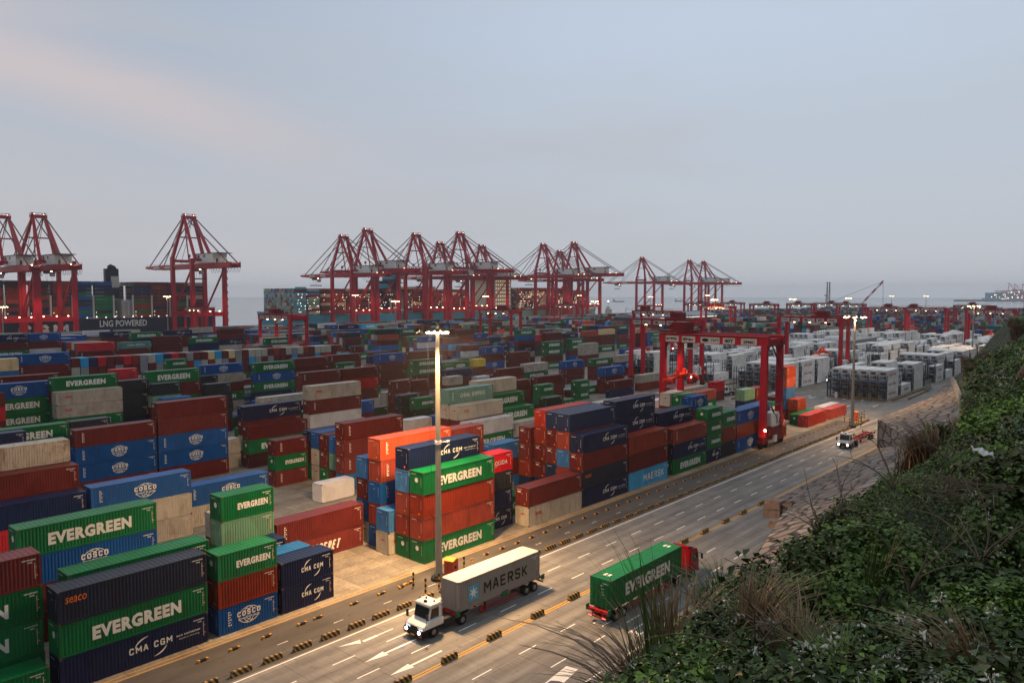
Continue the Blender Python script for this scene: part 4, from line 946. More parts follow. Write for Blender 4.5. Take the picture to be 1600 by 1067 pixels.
for px, ty, dep, lab in ((618, 468, 470, 'light mast rising among far containers just left of screen centre'), (555.5, 459, 640, 'light mast before the light-blue ship bow'),
    (929, 468, 500, 'light mast among containers right of the twin green stacks'), (759, 461, 640, 'light mast in front of the tan ship tower'), (1116, 466, 560, 'light mast before the farthest pair of quay cranes'),
    (262, 461, 560, 'light mast at the stern of the navy ship, left of quay crane'), (1521, 474, 330, 'light mast behind the brown grass on the right'), (1238, 465, 600, 'light mast in the far yard left of the floating crane'),
    (1325, 464, 680, 'light mast at the foot of the lattice boom'), (1392, 461, 900, 'far light mast left of the paired yard cranes'), (1446, 461, 900, 'far light mast above the paired yard cranes'),
    (1104.5, 460, 900, 'far light mast between the last quay cranes'), (1016, 462, 820, 'far light mast at the single quay crane'), (905, 460, 800, 'far light mast under the right quay crane group'), (4, 476, 380, 'light mast at the extreme left edge of the yard')):
    u, v = depth_u_v(px, dep); h = 31.6+(460-ty)/F_PX*dep
    mast(u, v, h, lab, 22000 if dep < 600 else 12000)

# ================================================================ rubber-tyred yard cranes
def flood(parent, loc, power, col=(1, .45, .2), size=120, tgt=None):
    ld = bpy.data.lights.new('flood_light', 'SPOT'); lo = bpy.data.objects.new('flood_light', ld); COLL.objects.link(lo); lo.parent = parent
    lo.location = loc; ld.energy = power; ld.spot_size = math.radians(size); ld.spot_blend = .6; ld.color = col; ld.shadow_soft_size = .3
    if tgt: lo.rotation_euler = (Vector(tgt)-Vector(loc)).to_track_quat('-Z', 'Y').to_euler()
    return lo
def rtg(u, v, label, trolley=.7, spread=13.0, glow=1500, near=False, load=None):
    """u,v = road-side leg line; the crane spans towards +v"""
    t = empty('yard_crane', (u, v, 0), 0, label, 'yard crane', 'red rubber-tyred yard cranes')
    SP, HW, H = 23.5, 4.1, 23.0
    for sx in (-1, 1):
        for y in (0, SP):
            m = MB(); m.bar((sx*HW, y, 2.3), (sx*HW*.96, y, H-2.0), 1.15, 1.35, .95, 1.25); m.build('leg', RED, t)
        m = MB(); m.box(sx*HW*.96-.55, -.9, H-2.0, sx*HW*.96+.55, SP+.9, H); m.build('girder', RED, t)
    for y in (0, SP):
        m = MB(); m.box(-HW+.6, y-.55, H-1.9, HW-.6, y+.55, H-.6)
        for sx in (-1, 1):    # rounded haunches of the portal
            m.prism([(sx*(HW-.5), H-1.9), (sx*(HW-.5), H-4.2), (sx*(HW-.9), H-3.1), (sx*(HW-1.5), H-2.4), (sx*(HW-2.5), H-1.9)], 'y', y-.5, y+.5)
        m.build('end_beam', RED, t)
        m = MB(); m.box(-HW-1.2, y-.5, 1.5, HW+1.2, y+.5, 2.4)
        m.build('sill_beam', RED_D, t)
        for sx in (-1, 1):
            g = MB(); g.box(sx*HW-1.5, y-.55, .9, sx*HW+1.5, y+.55, 1.5); bg = g.build('bogie', RED_D, t)
            for dx in (-.95, .95):
                w = MB(); w.tube((sx*HW+dx, y-.42, .72), (sx*HW+dx, y+.42, .72), .72, .72, 14); w.build('wheel', BLACK, bg)
    # trolley with its machinery, cab and spreader
    ty = SP*trolley
    m = MB(); m.box(-HW-.2, ty-3, H+.15, HW+.2, ty+3, H+.6); m.box(-2.6, ty-2.2, H+.6, 1.4, ty+1.2, H+2.4); m.box(1.8, ty-1, H+.6, 3.6, ty+1.6, H+1.7)
    m.tube((-1.5, ty+1.9, H+1.3), (2.4, ty+1.9, H+1.3), .6, .6, 10)
    for q in (-2.9, 2.9):
        m.bar((-HW, ty+q, H+1.6), (HW, ty+q, H+1.6), .07)
        for x in (-4, -2, 0, 2, 4): m.bar((x, ty+q, H+.5), (x, ty+q, H+1.6), .06)
    m.build('trolley', RED_D, t)
    m = MB(); m.box(-1.0, ty-3.6, H-3.6, 1.0, ty-1.8, H-1.5); cb = m.build('cab', WHITE, t)
    m = MB(); m.box(-1.03, ty-3.4, H-3.3, 1.03, ty-2.0, H-2.2); m.build('window', GLASS, cb)
    m = MB()
    for sx in (-1, 1):
        for sy in (-1, 1): m.bar((sx*1.6, ty+sy*1.0, H), (sx*1.3, ty+sy*.8, spread+1.2), .045)
    m.build('hoist_rope', DARKM, t)
    m = MB(); m.box(-1.8, ty-1.0, spread+.7, 1.8, ty+1.0, spread+1.2); m.box(-6.0, ty-.35, spread+.25, 6.0, ty-.05, spread+.6); m.box(-6.0, ty+.05, spread+.25, 6.0, ty+.35, spread+.6)
    for sx in (-1, 1):
        m.box(sx*6.0-.2, ty-1.2, spread, sx*6.0+.2, ty+1.2, spread+.4)
        for sy in (-1, 1): m.box(sx*6.0-.12, ty+sy*1.2-.15, spread-.5, sx*6.0+.12, ty+sy*1.2+.15, spread)
    m.bar((-1.5, ty, spread+1.2), (-1.5, ty, spread+2.2), .7); m.bar((1.5, ty, spread+1.2), (1.5, ty, spread+2.2), .7)
    m.build('spreader', ORANGE, t)
    # railings and walkways along both girders
    m = MB()
    for sx in (-1, 1):
        x = sx*(HW*.96+.9)
        m.box(min(x, x-sx*.4)-.1, -.6, H-.12, max(x, x-sx*.4)+.1, SP+.6, H-.04)
        for z in (.55, 1.1): m.bar((x, -.6, H+z), (x, SP+.6, H+z), .05)
        for q in range(13): m.bar((x, -.6+2.05*q, H), (x, -.6+2.05*q, H+1.1), .05)
    m.build('walkway', RED_D, t)
    # ladder up the road-side leg, electric house, power pack, cable reel
    m = MB()
    for k in range(3):
        z0 = 3+k*6.2; m.bar((HW-.9, -.9, z0), (-HW+1.8, -.9, z0+5.6) if k % 2 == 0 else (HW-.9, -.9, z0+5.6), .3, .12)
        m.box(-HW+.6, -1.3, z0+5.6, HW-.4, -.6, z0+5.7)
        for x in (-3, -1, 1, 3): m.bar((x, -1.3, z0+5.6), (x, -1.3, z0+6.7), .05)
        m.bar((-3.4, -1.3, z0+6.7), (3.6, -1.3, z0+6.7), .05)
    if near: m.build('stair', DARKM, t)
    m = MB(); m.box(-1.4, -1.0, 4.2, 1.7, 1.0, 7.0); ho = m.build('electric_house', WHITE, t)
    m = MB(); m.box(.2, -1.03, 4.6, .9, -1.0, 6.6); m.build('door', GALV, ho)
    m = MB(); m.box(-HW+1, -1.0, 2.4, HW-.6, 1.0, 4.1); m.build('platform', RED_D, t)
    m = MB(); m.box(1.9, -.8, 4.1, 3.0, .8, 6.2); m.box(-.6, -1.15, .9, .6, -.6, 2.3); m.build('cabinet', WHITE, t)
    m = MB(); m.tube((3.4, -1.0, 5.3), (3.4, -.4, 5.3), 1.1, 1.1, 16); m.build('cable_reel', RED, t)
    # sign boards on the girder that faces the viewer
    xs = -HW*.96-.55-.03
    boards = [(21.0, 3.2, 'P 2008'), (17.0, 3.2, 'Z P Z'), (11.9, 4.4, 'YSPT'), (7.6, 2.7, '40T'), (3.2, 3.4, 'ZPMC')]
    for (yc, wd, tx) in boards:
        m = MB(); m.box(xs-.02, yc-wd/2, H-1.85, xs+.02, yc+wd/2, H-.55); bo = m.build('sign_board', OFFWHITE, t)
        if tx == 'YSPT':
            l = MB(); add_text(l, tx, -(yc-.1), H-1.45, 2.0, .5, xs-.03, bold=.02, flip='-x')
            l.add([(xs-.03, yc+1.1+.8*math.cos(a*.5236), H-1.2+.38*math.sin(a*.5236)) for a in range(12)], [tuple(range(12))]); l.build('lettering', TEXTB, bo, fix=False)
        elif tx in ('40T', 'ZPMC'):
            l = MB(); add_text(l, tx, -(yc+wd*.38), H-1.6, wd*.76, .78 if tx == '40T' else .62, xs-.03, bold=.05, flip='-x'); l.build('lettering', TEXTB, bo, fix=False)
        else:      # worn, unreadable writing
            l = MB(); r_ = random.Random(len(tx))
            for q in range(7):
                a = yc+wd*.4-q*wd*.115; l.box(xs-.03, a-.16, H-1.2-r_.uniform(.05, .35), xs-.028, a+.14, H-1.2+r_.uniform(.05, .35))
            l.build('lettering', TEXTB, bo)
    m = MB(); m.bar((-HW-.6, -.7, 3.9), (-HW-.9, -.9, 3.7), .35, .22); m.build('lamp', LAMP_WARM, t)
    m = MB(); m.bar((HW+.6, -.7, 4.9), (HW+.8, -.8, 4.8), .2, .2); m.build('signal_lamp', emit('red lamp', (255, 40, 50), 8), t)
    if not near:
        m = MB()
        for q in (.25, .5, .75): m.cbox(-HW+.3, SP*q, H-2.1, .5, .5, .12)
        m.build('floodlight', LAMP_WARM, t)
    if glow:
        flood(t, (0, ty+.2, H-2.5), glow, (1, .62, .38), 120)
        flood(t, (-HW-1.2, -1.2, 4.2), glow*.12 if near else glow*.15, (1, .55, .25), 120)
    return t
rtg(154.3, 63.6, 'nearest red yard crane with sign boards, straddling the front block by the road', .90, 12.5, 3500, True)
def rtg_px(px, y, dep, **k):
    u, v = depth_u_v(px, dep); rtg(u, v, **k)
def rtg_at(pxr, dep, **k):   # photo column of the road-side leg pair and its depth
    u, v = depth_u_v(pxr, dep)
    rtg(u, v, **k)
rtg(296.5, 94.6, 'yard crane with white cabinet standing in the white reefer blocks', .35, 9.0, 2500)
rtg(236.0, 124.0, 'yard crane left of the reefer crane, behind the nearest crane beam', .3, 15.0, 1200)
rtg_at(466, 318, label='yard crane among far-left containers, right of the single quay crane', trolley=.75, spread=6.0, glow=2500)
rtg_at(806, 420, label='yard crane with hanging grey container box, left of middle containers', trolley=.45, spread=10.0, glow=2500)
rtg_at(1057, 395, label='yard crane left of and beyond the nearest crane beam', trolley=.8, spread=12.0, glow=900)
rtg_at(1417, 505, label='left yard crane of the pair at right, lamps glowing under its beam', trolley=.5, spread=9.0, glow=2500)
rtg_at(1480, 490, label='right yard crane of the pair at right', trolley=.85, spread=9.0, glow=2500)
rtg_at(1588, 420, label='yard crane cut off by the right edge of picture', trolley=.5, spread=9.0, glow=1500)
rtg_at(1545, 600, label='yard crane behind the brown grass at far right', trolley=.5, spread=9.0, glow=1200)
rtg_at(1213, 690, label='far yard crane above the nearest crane, with orange glow', trolley=.4, spread=9.0, glow=6000)
rtg_at(1270, 720, label='far yard crane left of the twin tower', trolley=.6, spread=9.0, glow=6000)
rtg_at(1310, 760, label='far yard crane right of the twin tower', trolley=.3, spread=9.0, glow=5000)
rtg_at(1350, 700, label='far yard crane at the foot of the lattice boom', trolley=.7, spread=9.0, glow=6000)
rtg_at(1160, 800, label='far yard crane right of the last quay crane', trolley=.5, spread=9.0, glow=5000)
rtg_at(1105, 760, label='far yard crane below the last quay crane', trolley=.3, spread=9.0, glow=4000)
rtg_at(1145, 560, label='far yard crane in the gap left of nearest crane top', trolley=.6, spread=12.0, glow=1500)
rtg_at(905, 640, label='far yard crane under the right group of quay cranes', trolley=.6, spread=9.0, glow=6000)
rtg_at(325, 500, label='yard crane glowing inside the legs of the single quay crane', trolley=.5, spread=8.0, glow=7000)
# the box hanging below the crane in the middle
u_, v_ = depth_u_v(806, 420)
o = make_container('MK', 12.19, (u_, v_+23.5*.45, 7.1), 2.59, 0, False); tag(o, 'grey container hanging from the spreader of the middle yard crane', 'shipping container')

# ================================================================ quay cranes
def sts(u, v, s, label, cab_out=20, glow=0, frame_only=False):
    t = empty('quay_crane', (u, v, 0), 0, label, 'quay crane', 'tall red ship-to-shore quay cranes'); t.scale = (s, s, s)
    HW = 12.0; G = 30.0; HG = 49.5
    for sx in (-1, 1):
        for y, tp in ((0, HG+4), (G, HG+6)):     # land side at 0, water side at 30
            m = MB(); m.bar((sx*HW, y, 1.5), (sx*HW, y, tp), 2.8, 3.2, 2.4, 2.8); m.build('leg', RED, t)
            g = MB()
            for dx in (-3.2, 0, 3.2): g.box(sx*HW+dx-1.3, y-.7, .1, sx*HW+dx+1.3, y+.7, 1.5)
            g.build('bogie', RED_D, t)
        m = MB(); m.box(sx*HW-.7, 1, 13.5, sx*HW+.7, G-1, 15.5)
        m.bar((sx*HW, 1, 46), (sx*HW, G-1, 16), 1.0, 1.0)
        m.box(sx*HW-.7, 0, HG-1.5, sx*HW+.7, G, HG+.3)
        m.build('side_brace', RED, t)
    for y in (0, G):
        m = MB(); m.box(-HW, y-.9, 12.6, HW, y+.9, 15.6); m.build('portal_beam', RED, t); m = MB(); m.box(-HW, y-.6, HG+2.2, HW, y+.6, HG+4.2); m.build('top_beam', RED, t)
    # main girder (twin box) from back reach to hinge, boom over the water
    for sx in (-1, 1):
        m = MB(); m.box(sx*3.4-.7, -38, HG-2.8, sx*3.4+.7, G+2, HG+.8); m.build('main_girder', RED, t)
        m = MB(); m.bar((sx*3.4, G+2, HG-.8), (sx*3.4, G+48, HG-.8), 1.4, 3.3); m.bar((sx*3.4, G+48, HG-.8), (sx*3.0, G+66, HG-.3), 1.4, 3.3, 1.0, 1.6); m.build('boom', RED, t)
    m = MB()
    for q in range(8): m.box(-3.0, G+6+8*q, HG-1.6, 3.0, G+6.6+8*q, HG-.6)
    for q in range(7): m.box(-3.0, -36+10*q, HG-1.6, 3.0, -20.4+10*q, HG-.6)
    m.build('cross_tie', RED_D, t)
    m = MB(); m.box(-4.15, G+40, HG-1.6, -4.05, G+50, HG+.1); m.box(-4.15, G+22, HG-1.6, -4.05, G+31, HG+.1); m.build('boom_board', OFFWHITE, t)
    # A-frame and stays
    AP = 86.0; ay = G-2.0
    m = MB()
    for sx in (-1, 1):
        m.bar((sx*HW, G, HG+5), (sx*3.6, ay, AP-1.0), 2.1, 2.1, 1.7, 1.7)
        m.bar((sx*3.6, ay, AP-1), (sx*6.5, 6, HG+3.5), 1.7, 1.7)
        m.bar((sx*3.6, ay, AP-1), (sx*6.0, 17, HG+3.5), .7, .7)
    m.box(-5.2, ay-1.4, AP-2.2, 5.2, ay+1.4, AP); m.box(-4.2, ay-1.0, AP, -3.0, ay+1.0, AP+1.4); m.box(3.0, ay-1.0, AP, 4.2, ay+1.0, AP+1.4)
    m.bar((-7.8, ay-1, 70), (7.8, ay-1, 70), .9); m.build('apex_frame', RED, t)
    m = MB()
    for sx in (-1, 1):
        m.bar((sx*3.4, ay+.8, AP-.5), (sx*3.4, G+58, HG+.6), .55); m.bar((sx*3.4, ay+.8, AP-1.5), (sx*3.4, G+33, HG+1.0), .5); m.bar((sx*3.4, ay+.8, AP-2), (sx*3.4, G+20, HG+1.0), .25)
        m.bar((sx*3.4, ay-.8, AP-.5), (sx*3.4, -34, HG+1.0), .6)
    m.build('stay', paint('stay bars', (110, 40, 48), .5), t)
    # railings on top, light posts
    m = MB()
    for sx in (-1, 1):
        m.bar((sx*4.6, -37, HG+1.7), (sx*4.6, G+62, HG+1.7), .12)
        for q in range(20): m.bar((sx*4.6, -37+6.7*q, HG+.4), (sx*4.6, -37+6.7*q, HG+1.7), .10)
    m.bar((-5, ay-1.4, AP+1.3), (5, ay-1.4, AP+1.3), .12); m.bar((-5, ay+1.4, AP+1.3), (5, ay+1.4, AP+1.3), .12)
    for x in (-5, -2.5, 0, 2.5, 5): m.bar((x, ay-1.4, AP), (x, ay-1.4, AP+1.3), .12); m.bar((x, ay+1.4, AP), (x, ay+1.4, AP+1.3), .12)
    m.bar((3.6, G+6, HG), (3.6, G+6, HG+9), .25); m.box(3.0, G+5.2, HG+6.5, 4.2, G+6.8, HG+8.4); m.build('railing', RED_D, t)
    # machinery house behind the land-side legs
    m = MB(); m.box(-5.2, -17, HG+1.0, 5.2, 8.5, HG+7.4); mh = m.build('machinery_house', WHITE, t)
    m = MB(); m.box(-5.6, -24, HG+7.4, 5.6, 9.0, HG+7.8); m.box(-5.24, -6, HG+5.0, -5.2, -3.4, HG+6.6); m.box(-3, -17.04, HG+1.2, -1.6, -17.0, HG+4); m.build('roof_and_vents', DARKM, mh)
    m = MB(); m.add([(-5.24, 3.5+1.5*math.cos(a*.5236), HG+5.6+1.3*math.sin(a*.5236)) for a in range(12)], [tuple(range(12))]); m.build('emblem', TEXTB, mh, fix=False)
    # trolley, cab, festoon loops, ropes
    ty = G+cab_out
    m = MB(); m.box(-4.4, ty-3.5, HG-3.0, 4.4, ty+3.5, HG-2.3); m.box(-3.0, ty-2.5, HG-4.6, 3.0, ty+2.5, HG-3.0); m.build('trolley', DARKM, t)
    m = MB(); m.box(-1.3, ty-6.6, HG-6.6, 1.3, ty-4.2, HG-3.6); c_ = m.build('cab', WHITE, t)
    m = MB(); m.box(-1.35, ty-6.4, HG-6.2, 1.35, ty-4.4, HG-4.6); m.build('window', GLASS, c_)
    m = MB()
    for q in range(10):
        y0 = -37+4.2*q
        if q < 6 or True:
            a = [(4.4, y0+4.2*k/6, HG-2.4-3.4*math.sin(math.pi*k/6)) for k in range(7)]
            for p, r_ in zip(a, a[1:]): m.bar(p, r_, .14)
    m.build('festoon_cable', DARKM, t)
    m = MB()
    for sx in (-1, 1):
        for sy in (-1, 1): m.bar((sx*2, ty+sy*1.5, HG-4), (sx*1.6, ty+sy*1.3, 40), .09)
    m.box(-6, ty-1.2, 39.2, 6, ty+1.2, 40); m.build('spreader', DARKM, t)
    m = MB()
    for k in range(9):   # stairs and landings on the right land-side leg
        z = 4+5*k; m.box(HW+1.1, -1.2, z, HW+2.6, 1.2, z+.15); m.bar((HW+1.9, -1.1, z), (HW+1.9, 1.1, z+5), .4, .1); m.bar((HW+2.6, -1.2, z+1.2), (HW+2.6, 1.2, z+1.2), .1)
    m.build('stair', RED_D, t)
    m = MB()
    for x in (-8, 0, 7): m.cbox(x, -1.3, 16.2, .5, .4, .4)
    for y in (-30, -22): m.cbox(0, y, HG+.9, .8, .5, .4)
    m.cbox(0, ty-3.8, HG-3.2, .8, .5, .4); m.cbox(-3, ay-1.5, AP+.4, .2, .2, .2); m.cbox(3, ay-1.5, AP+.4, .2, .2, .2)
    m.build('floodlight', LAMP_WARM, t)
    if glow:
        flood(t, (0, -9, 30), glow*.6, (1, .55, .35), 150, (0, 8, 0)); flood(t, (0, 15, HG-3), glow, (1, .6, .4), 140)
    return t
QV = 585.0
for px, D, s, lab, co in ((8, 516, .975, 'quay crane cut off by the left edge of the picture', 10), (65, 533, 1.0, 'second quay crane from left, over the navy ship bow stacks', -20), (300, 614, 1.09, 'single quay crane standing apart at the right end of navy ship', -14),
    (537, 725, 1.0, 'leftmost quay crane of the middle group, at light-blue ship bow', 44), (577, 748, 1.095, 'second quay crane of middle group, taller', -8), (652, 795, 1.085, 'third quay crane of middle group', 20),
    (687, 819, 1.0, 'fourth quay crane of middle group, lower', 30), (722, 844, 1.145, 'fifth quay crane of middle group, the tallest', 15), (752, 867, 1.0, 'sixth quay crane of middle group, left of tan ship tower', 35),
    (850, 953, 1.085, 'first quay crane right of the tan ship tower', 20), (873, 975, 1.0, 'low quay crane between the two tall ones right of tan tower', 10), (899, 1002, 1.145, 'tall quay crane at right end of the middle group', -12),
    (1001, 1123, .985, 'lone quay crane over open water right of the middle group', 42), (1075, 1231, 1.0, 'left quay crane of the last pair', 30), (1097, 1267, .995, 'right quay crane of the last pair', 20)):
    x = (px-800)/F_PX; D2 = (QV+30)/(math.sin(AZ)-math.cos(AZ)*x)*1.0
    u, v = depth_u_v(px, D2)
    sts(u, QV, s*D2/D*1.0, lab, co, 9000 if px < 950 else 4500)
# ================================================================ ships
def hull(t, u0, u1, v0, v1, zd, mat, bow_right=True, matb=None, flare=28):
    """hull along u; bow at the u1 end if bow_right"""
    m = MB(); zs = [SEA_Z-.5, SEA_Z+3, zd]
    n = 14; secs = []
    for i in range(n+1):
        f = i/n; x = u0+(u1-u0)*f
        fb = f if bow_right else 1-f           # 1 at the bow
        k = 1-max(0, (fb-.86)/.14)**1.9; ks = 1-max(0, (.05-fb)/.05)*.25
        secs.append((x, k*ks, fb))
    vc = (v0+v1)/2; hw = (v1-v0)/2
    rings = []
    for x, k, fb in secs:
        sgn = 1 if bow_right else -1
        r_ = []
        for side in (-1, 1):
            for j, z in enumerate(zs if side < 0 else zs[::-1]):
                jj = j if side < 0 else 2-j
                w = hw*max(.02, k*(.78+.11*jj if fb > .8 else 1)); over = (jj/2)*flare*.35*max(0, (fb-.86)/.14)*sgn
                up = 4.0*max(0, (fb-.9)/.1) if jj == 2 else 0
                r_.append((x+over, vc+side*w, z+up))
        rings.append(r_)
    vs = [p for r_ in rings for p in r_]; fs = []
    for i in range(n):
        for j in range(6):
            a = i*6+j; b = i*6+(j+1) % 6; fs.append((a, b, b+6, a+6))
    fs += [tuple(range(5, -1, -1)), tuple(n*6+k for k in range(6))]
    m.add(vs, fs); return m.build('hull', [mat], t)
NAVYH = paint('navy hull paint', (24, 34, 58), .45, dirt=.12, scale=.1); BLUEH = paint('light blue hull paint', (84, 176, 204), .45, dirt=.12, scale=.1); TANH = paint('pale green hull paint', (150, 172, 150), .5, dirt=.2, scale=.1)
CREAM = paint('cream superstructure paint', (226, 208, 176), .5, dirt=.15, scale=.2)
deck_r = random.Random(21)
def deck_load(u0, u1, v0, v1, z0, tiers, pool, skip=(), step=14.6, rows=None, endpool=None):
    """bays of deck containers, appended to the common far-container mesh"""
    nr = int((v1-v0)/2.5)
    u = u0
    bay = 0
    while u+12.2 < u1:
        if not any(a < u+6 < b for a, b in skip):
            n = max(2, tiers+deck_r.choice([-1, 0, 0, 0])); pool_ = pool(bay, u) if callable(pool) else pool
            for k in range(n):
                for r in range(nr):
                    if 2 <= r < nr-1 and k < n-1 and bay > 0 and (u+14.6+12.2 < u1): continue
                    c = deck_r.choice(pool_)
                    far_box(u, v0+2.5*r+.03, z0+2.75*k+.04, u+12.19, v0+2.5*r+2.45, z0+2.75*k+2.7, pal.index(c))
        u += step; bay += 1
def lashing(t, u0, u1, v0, v1, z0, h, step=14.6, mat=None):
    m = MB(); u = u0+12.6
    while u < u1:
        m.box(u, v0, z0, u+1.2, v0+1.2, z0+h)
        for k in range(int(h/2.7)): m.box(u-.1, v0-.25, z0+2.7*k+2.4, u+1.3, v0+.1, z0+2.7*k+2.65)
        u += step
    m.build('lashing_bridge', mat or OFFWHITE, t)
def dots(t, pts, size, mat=emit('small deck lamp', (255, 226, 200), 3.0)):
    m = MB()
    for p in pts: m.cbox(*p, size, size, size)
    m.build('deck_light', mat, t)
V0S, V1S = 622.0, 680.0
def u_at(px, v):
    x = (px-800)/F_PX; return depth_u_v(px, v/(math.sin(AZ)-math.cos(AZ)*x))[0]
# navy ship on the left
t = empty('container_ship', (130, 651, 0), 0, 'huge navy container ship moored at the left, white words on its hull', 'container ship')
t.location = (0, 0, 0)
uR = u_at(343, V0S)
hull(t, uR-330, uR, V0S, V1S, 13.0, NAVYH, False)
ua, ub = u_at(155.5, V0S), u_at(229.5, V0S)
m = MB(); add_text(m, 'LNG POWERED', ua, 6.6, ub-ua, 5.0, V0S-.08, bold=.02); m.build('lettering', TEXTW, t, fix=False)
m = MB(); add_strokes(m, 'CMA CGM', u_at(107, V0S)-75, 1.2, 75, 8.2, V0S-.08, .26); m.build('lettering', TEXTW, t, fix=False)
MIXD = ['MR']*16+['RR']*5+['CM']*6+['NV']*3+['EG']*5+['CO']*2+['OO']*2+['DK']*2
def poolA(bay, u):
    x = proj((u, V0S, 25))[0]
    if 116 < x < 150: return ['EG', 'EG', 'CM', 'CO', 'EG', 'CM', 'DK']
    if 150 < x < 186: return ['EG', 'EG', 'CM', 'CM', 'EG', 'MR']
    if x < 100: return ['MR', 'RR', 'RO', 'RO', 'CM', 'RR', 'DK']
    return MIXD
u_f0, u_f1 = u_at(186, V0S+6), u_at(212, V0S+6)
deck_load(uR-318, uR-12, V0S+.6, V1S-.6, 14.0, 10, poolA, skip=[(u_f0, u_f1)])
lashing(t, uR-318, uR-12, V0S+.8, V1S, 13.5, 17.5)
m = MB(); m.box(u_f0+1, V0S+3, 11, u_f1-1, V1S-3, 27)
for k in range(6): m.box(u_f0+.4, V0S+1.5, 12.5+2.7*k, u_f1-.4, V0S+3.5, 12.8+2.7*k)
for q in range(4): m.bar((u_f0+2+3.4*q, V0S+1.6, 11), (u_f0+2+3.4*q, V0S+1.6, 27), .5)
m.build('superstructure', OFFWHITE, t)
cx_, cv = u_at(175, V0S+20), V0S+20
m = MB(); m.box(cx_-5, cv-3, 30, cx_+5, cv+1, 52); m.prism([(cx_-2.5, 52), (cx_+4, 52), (cx_+3, 54), (cx_-.5, 55.5), (cx_-2.5, 54)], 'y', cv-2, cv); m.build('funnel', NAVYH, t)
m = MB(); m.box(cx_-1, cv-3.15, 37, cx_+5.1, cv-3.02, 46); m.build('funnel_panel', OFFWHITE, t)
dots(t, [(uR-320+6.7*k, V0S-.3, 13.9+.4*(k % 2)) for k in range(46)], .6)
dots(t, [(uR-318+14.6*k, V0S-.4, 15+2.9*j) for k in range(21) for j in (0, 1)], .35)
# light blue ship
t = empty('container_ship', (0, 0, 0), 0, 'light blue container ship behind the middle group of quay cranes', 'container ship')
uL = u_at(443, V0S); uE = u_at(790, V0S)
hull(t, uL, uE, V0S, V1S, 11.5, BLUEH, False)
TEAL = ['TE', 'MK', 'LB', 'TE', 'MK', 'MR', 'RR', 'LG', 'OO']
def poolB(bay, u): return TEAL if bay < 2 else ['MR', 'MR', 'RR', 'MR', 'RR', 'RO', 'MR', 'TN']
deck_load(uL+13, uE-60, V0S+.6, V1S-.6, 12.5, 9, poolB, skip=[(u_at(585, 640), u_at(600, 640)), (u_at(606, 640), u_at(622, 640))])
m = MB()
for k in range(5): m.box(uL+13.0, V0S+.40, 15.3+5.3*k, uL+25.0, V0S+.55, 17.3+5.3*k)
m.build('pale_panel', BLUEH, t)
m = MB(); m.cbox(uL+16, V0S-.35, 7.6, 11, .1, 1.5); m.build('bow_mark', TEXTB, t)
lashing(t, uL+42, uE-60, V0S+.8, V1S, 11.5, 16)
for pxx, zt in ((594, 46), (612, 56)):
    uu = u_at(pxx, V0S+26); m = MB(); m.box(uu-6, V0S+18, 12, uu+6, V0S+34, zt); f_ = m.build('funnel', NAVYH, t)
    m = MB(); m.box(uu-6.1, V0S+17.9, zt-8, uu+6.1, V0S+34.1, zt-3); m.build('funnel_band', BLUEH, f_)
uu = u_at(648, V0S+26); m = MB(); m.box(uu-12, V0S+4, 12, uu+8, V1S-4, 37); m.box(uu-13, V0S+1, 37, uu+9, V1S-1, 40); m.build('bridge_house', CREAM, t)
dr = random.Random(9)
dots(t, [(uL+14+dr.uniform(0, 1)*(uE-uL-80), V0S+.2, 15+2.75*int(dr.uniform(0, 7))) for _ in range(170)], .42)
# tan ship farther along the quay
t = empty('container_ship', (0, 0, 0), 0, 'pale green hulled ship with tan tower and rust coloured boxes', 'container ship')
uL = uE+16; uE2 = u_at(905, V0S)
hull(t, uL, uE2+60, V0S, V1S, 11.5, TANH, True)
deck_load(uL+8, uE2+20, V0S+.6, V1S-.6, 12.5, 10, ['MR', 'RR', 'RO', 'TN', 'MR', 'RR', 'OO'], skip=[(u_at(752, 640), u_at(792, 640))])
ut = u_at(772, V0S+24); m = MB()
m.box(ut-16, V0S+8, 12, ut+14, V1S-8, 50); m.prism([(ut-22, 50), (ut+18, 50), (ut+22, 58), (ut-26, 58)], 'y', V0S+2, V1S-2)
for k in range(7): m.box(ut-16.4, V0S+7.4, 18+4.6*k, ut+14.4, V0S+8, 18.4+4.6*k)
m.build('tower', CREAM, t)
m = MB()
for k in range(7):
    for j in range(7): m.box(ut-14+4*j, V0S+7.85, 19.4+4.6*k, ut-12.6+4*j, V0S+7.95, 21.2+4.6*k)
m.build('window', emit('lit cabin windows', (255, 214, 150), .7), t)
dots(t, [(uL+10+dr.uniform(0, 1)*(uE2-uL-10), V0S+.2, 15+2.75*int(dr.uniform(0, 8))) for _ in range(120)], .5)
# ---- the common far-container object (yard remainder and deck cargo)
me = bpy.data.meshes.new('shipping_containers'); me.from_pydata(far_v, [], far_f); me.polygons.foreach_set('material_index', far_m)
for c in pal: me.materials.append(paint('far '+KINDS[c][1], KINDS[c][0], .5, dirt=.22, scale=.1, streak=False))
me.materials.append(TEXTW); me.update()
tag(link_mesh('shipping_containers', me), 'the many hundreds of smaller containers deep in the yard and on the ships', 'shipping container', kind='stuff')

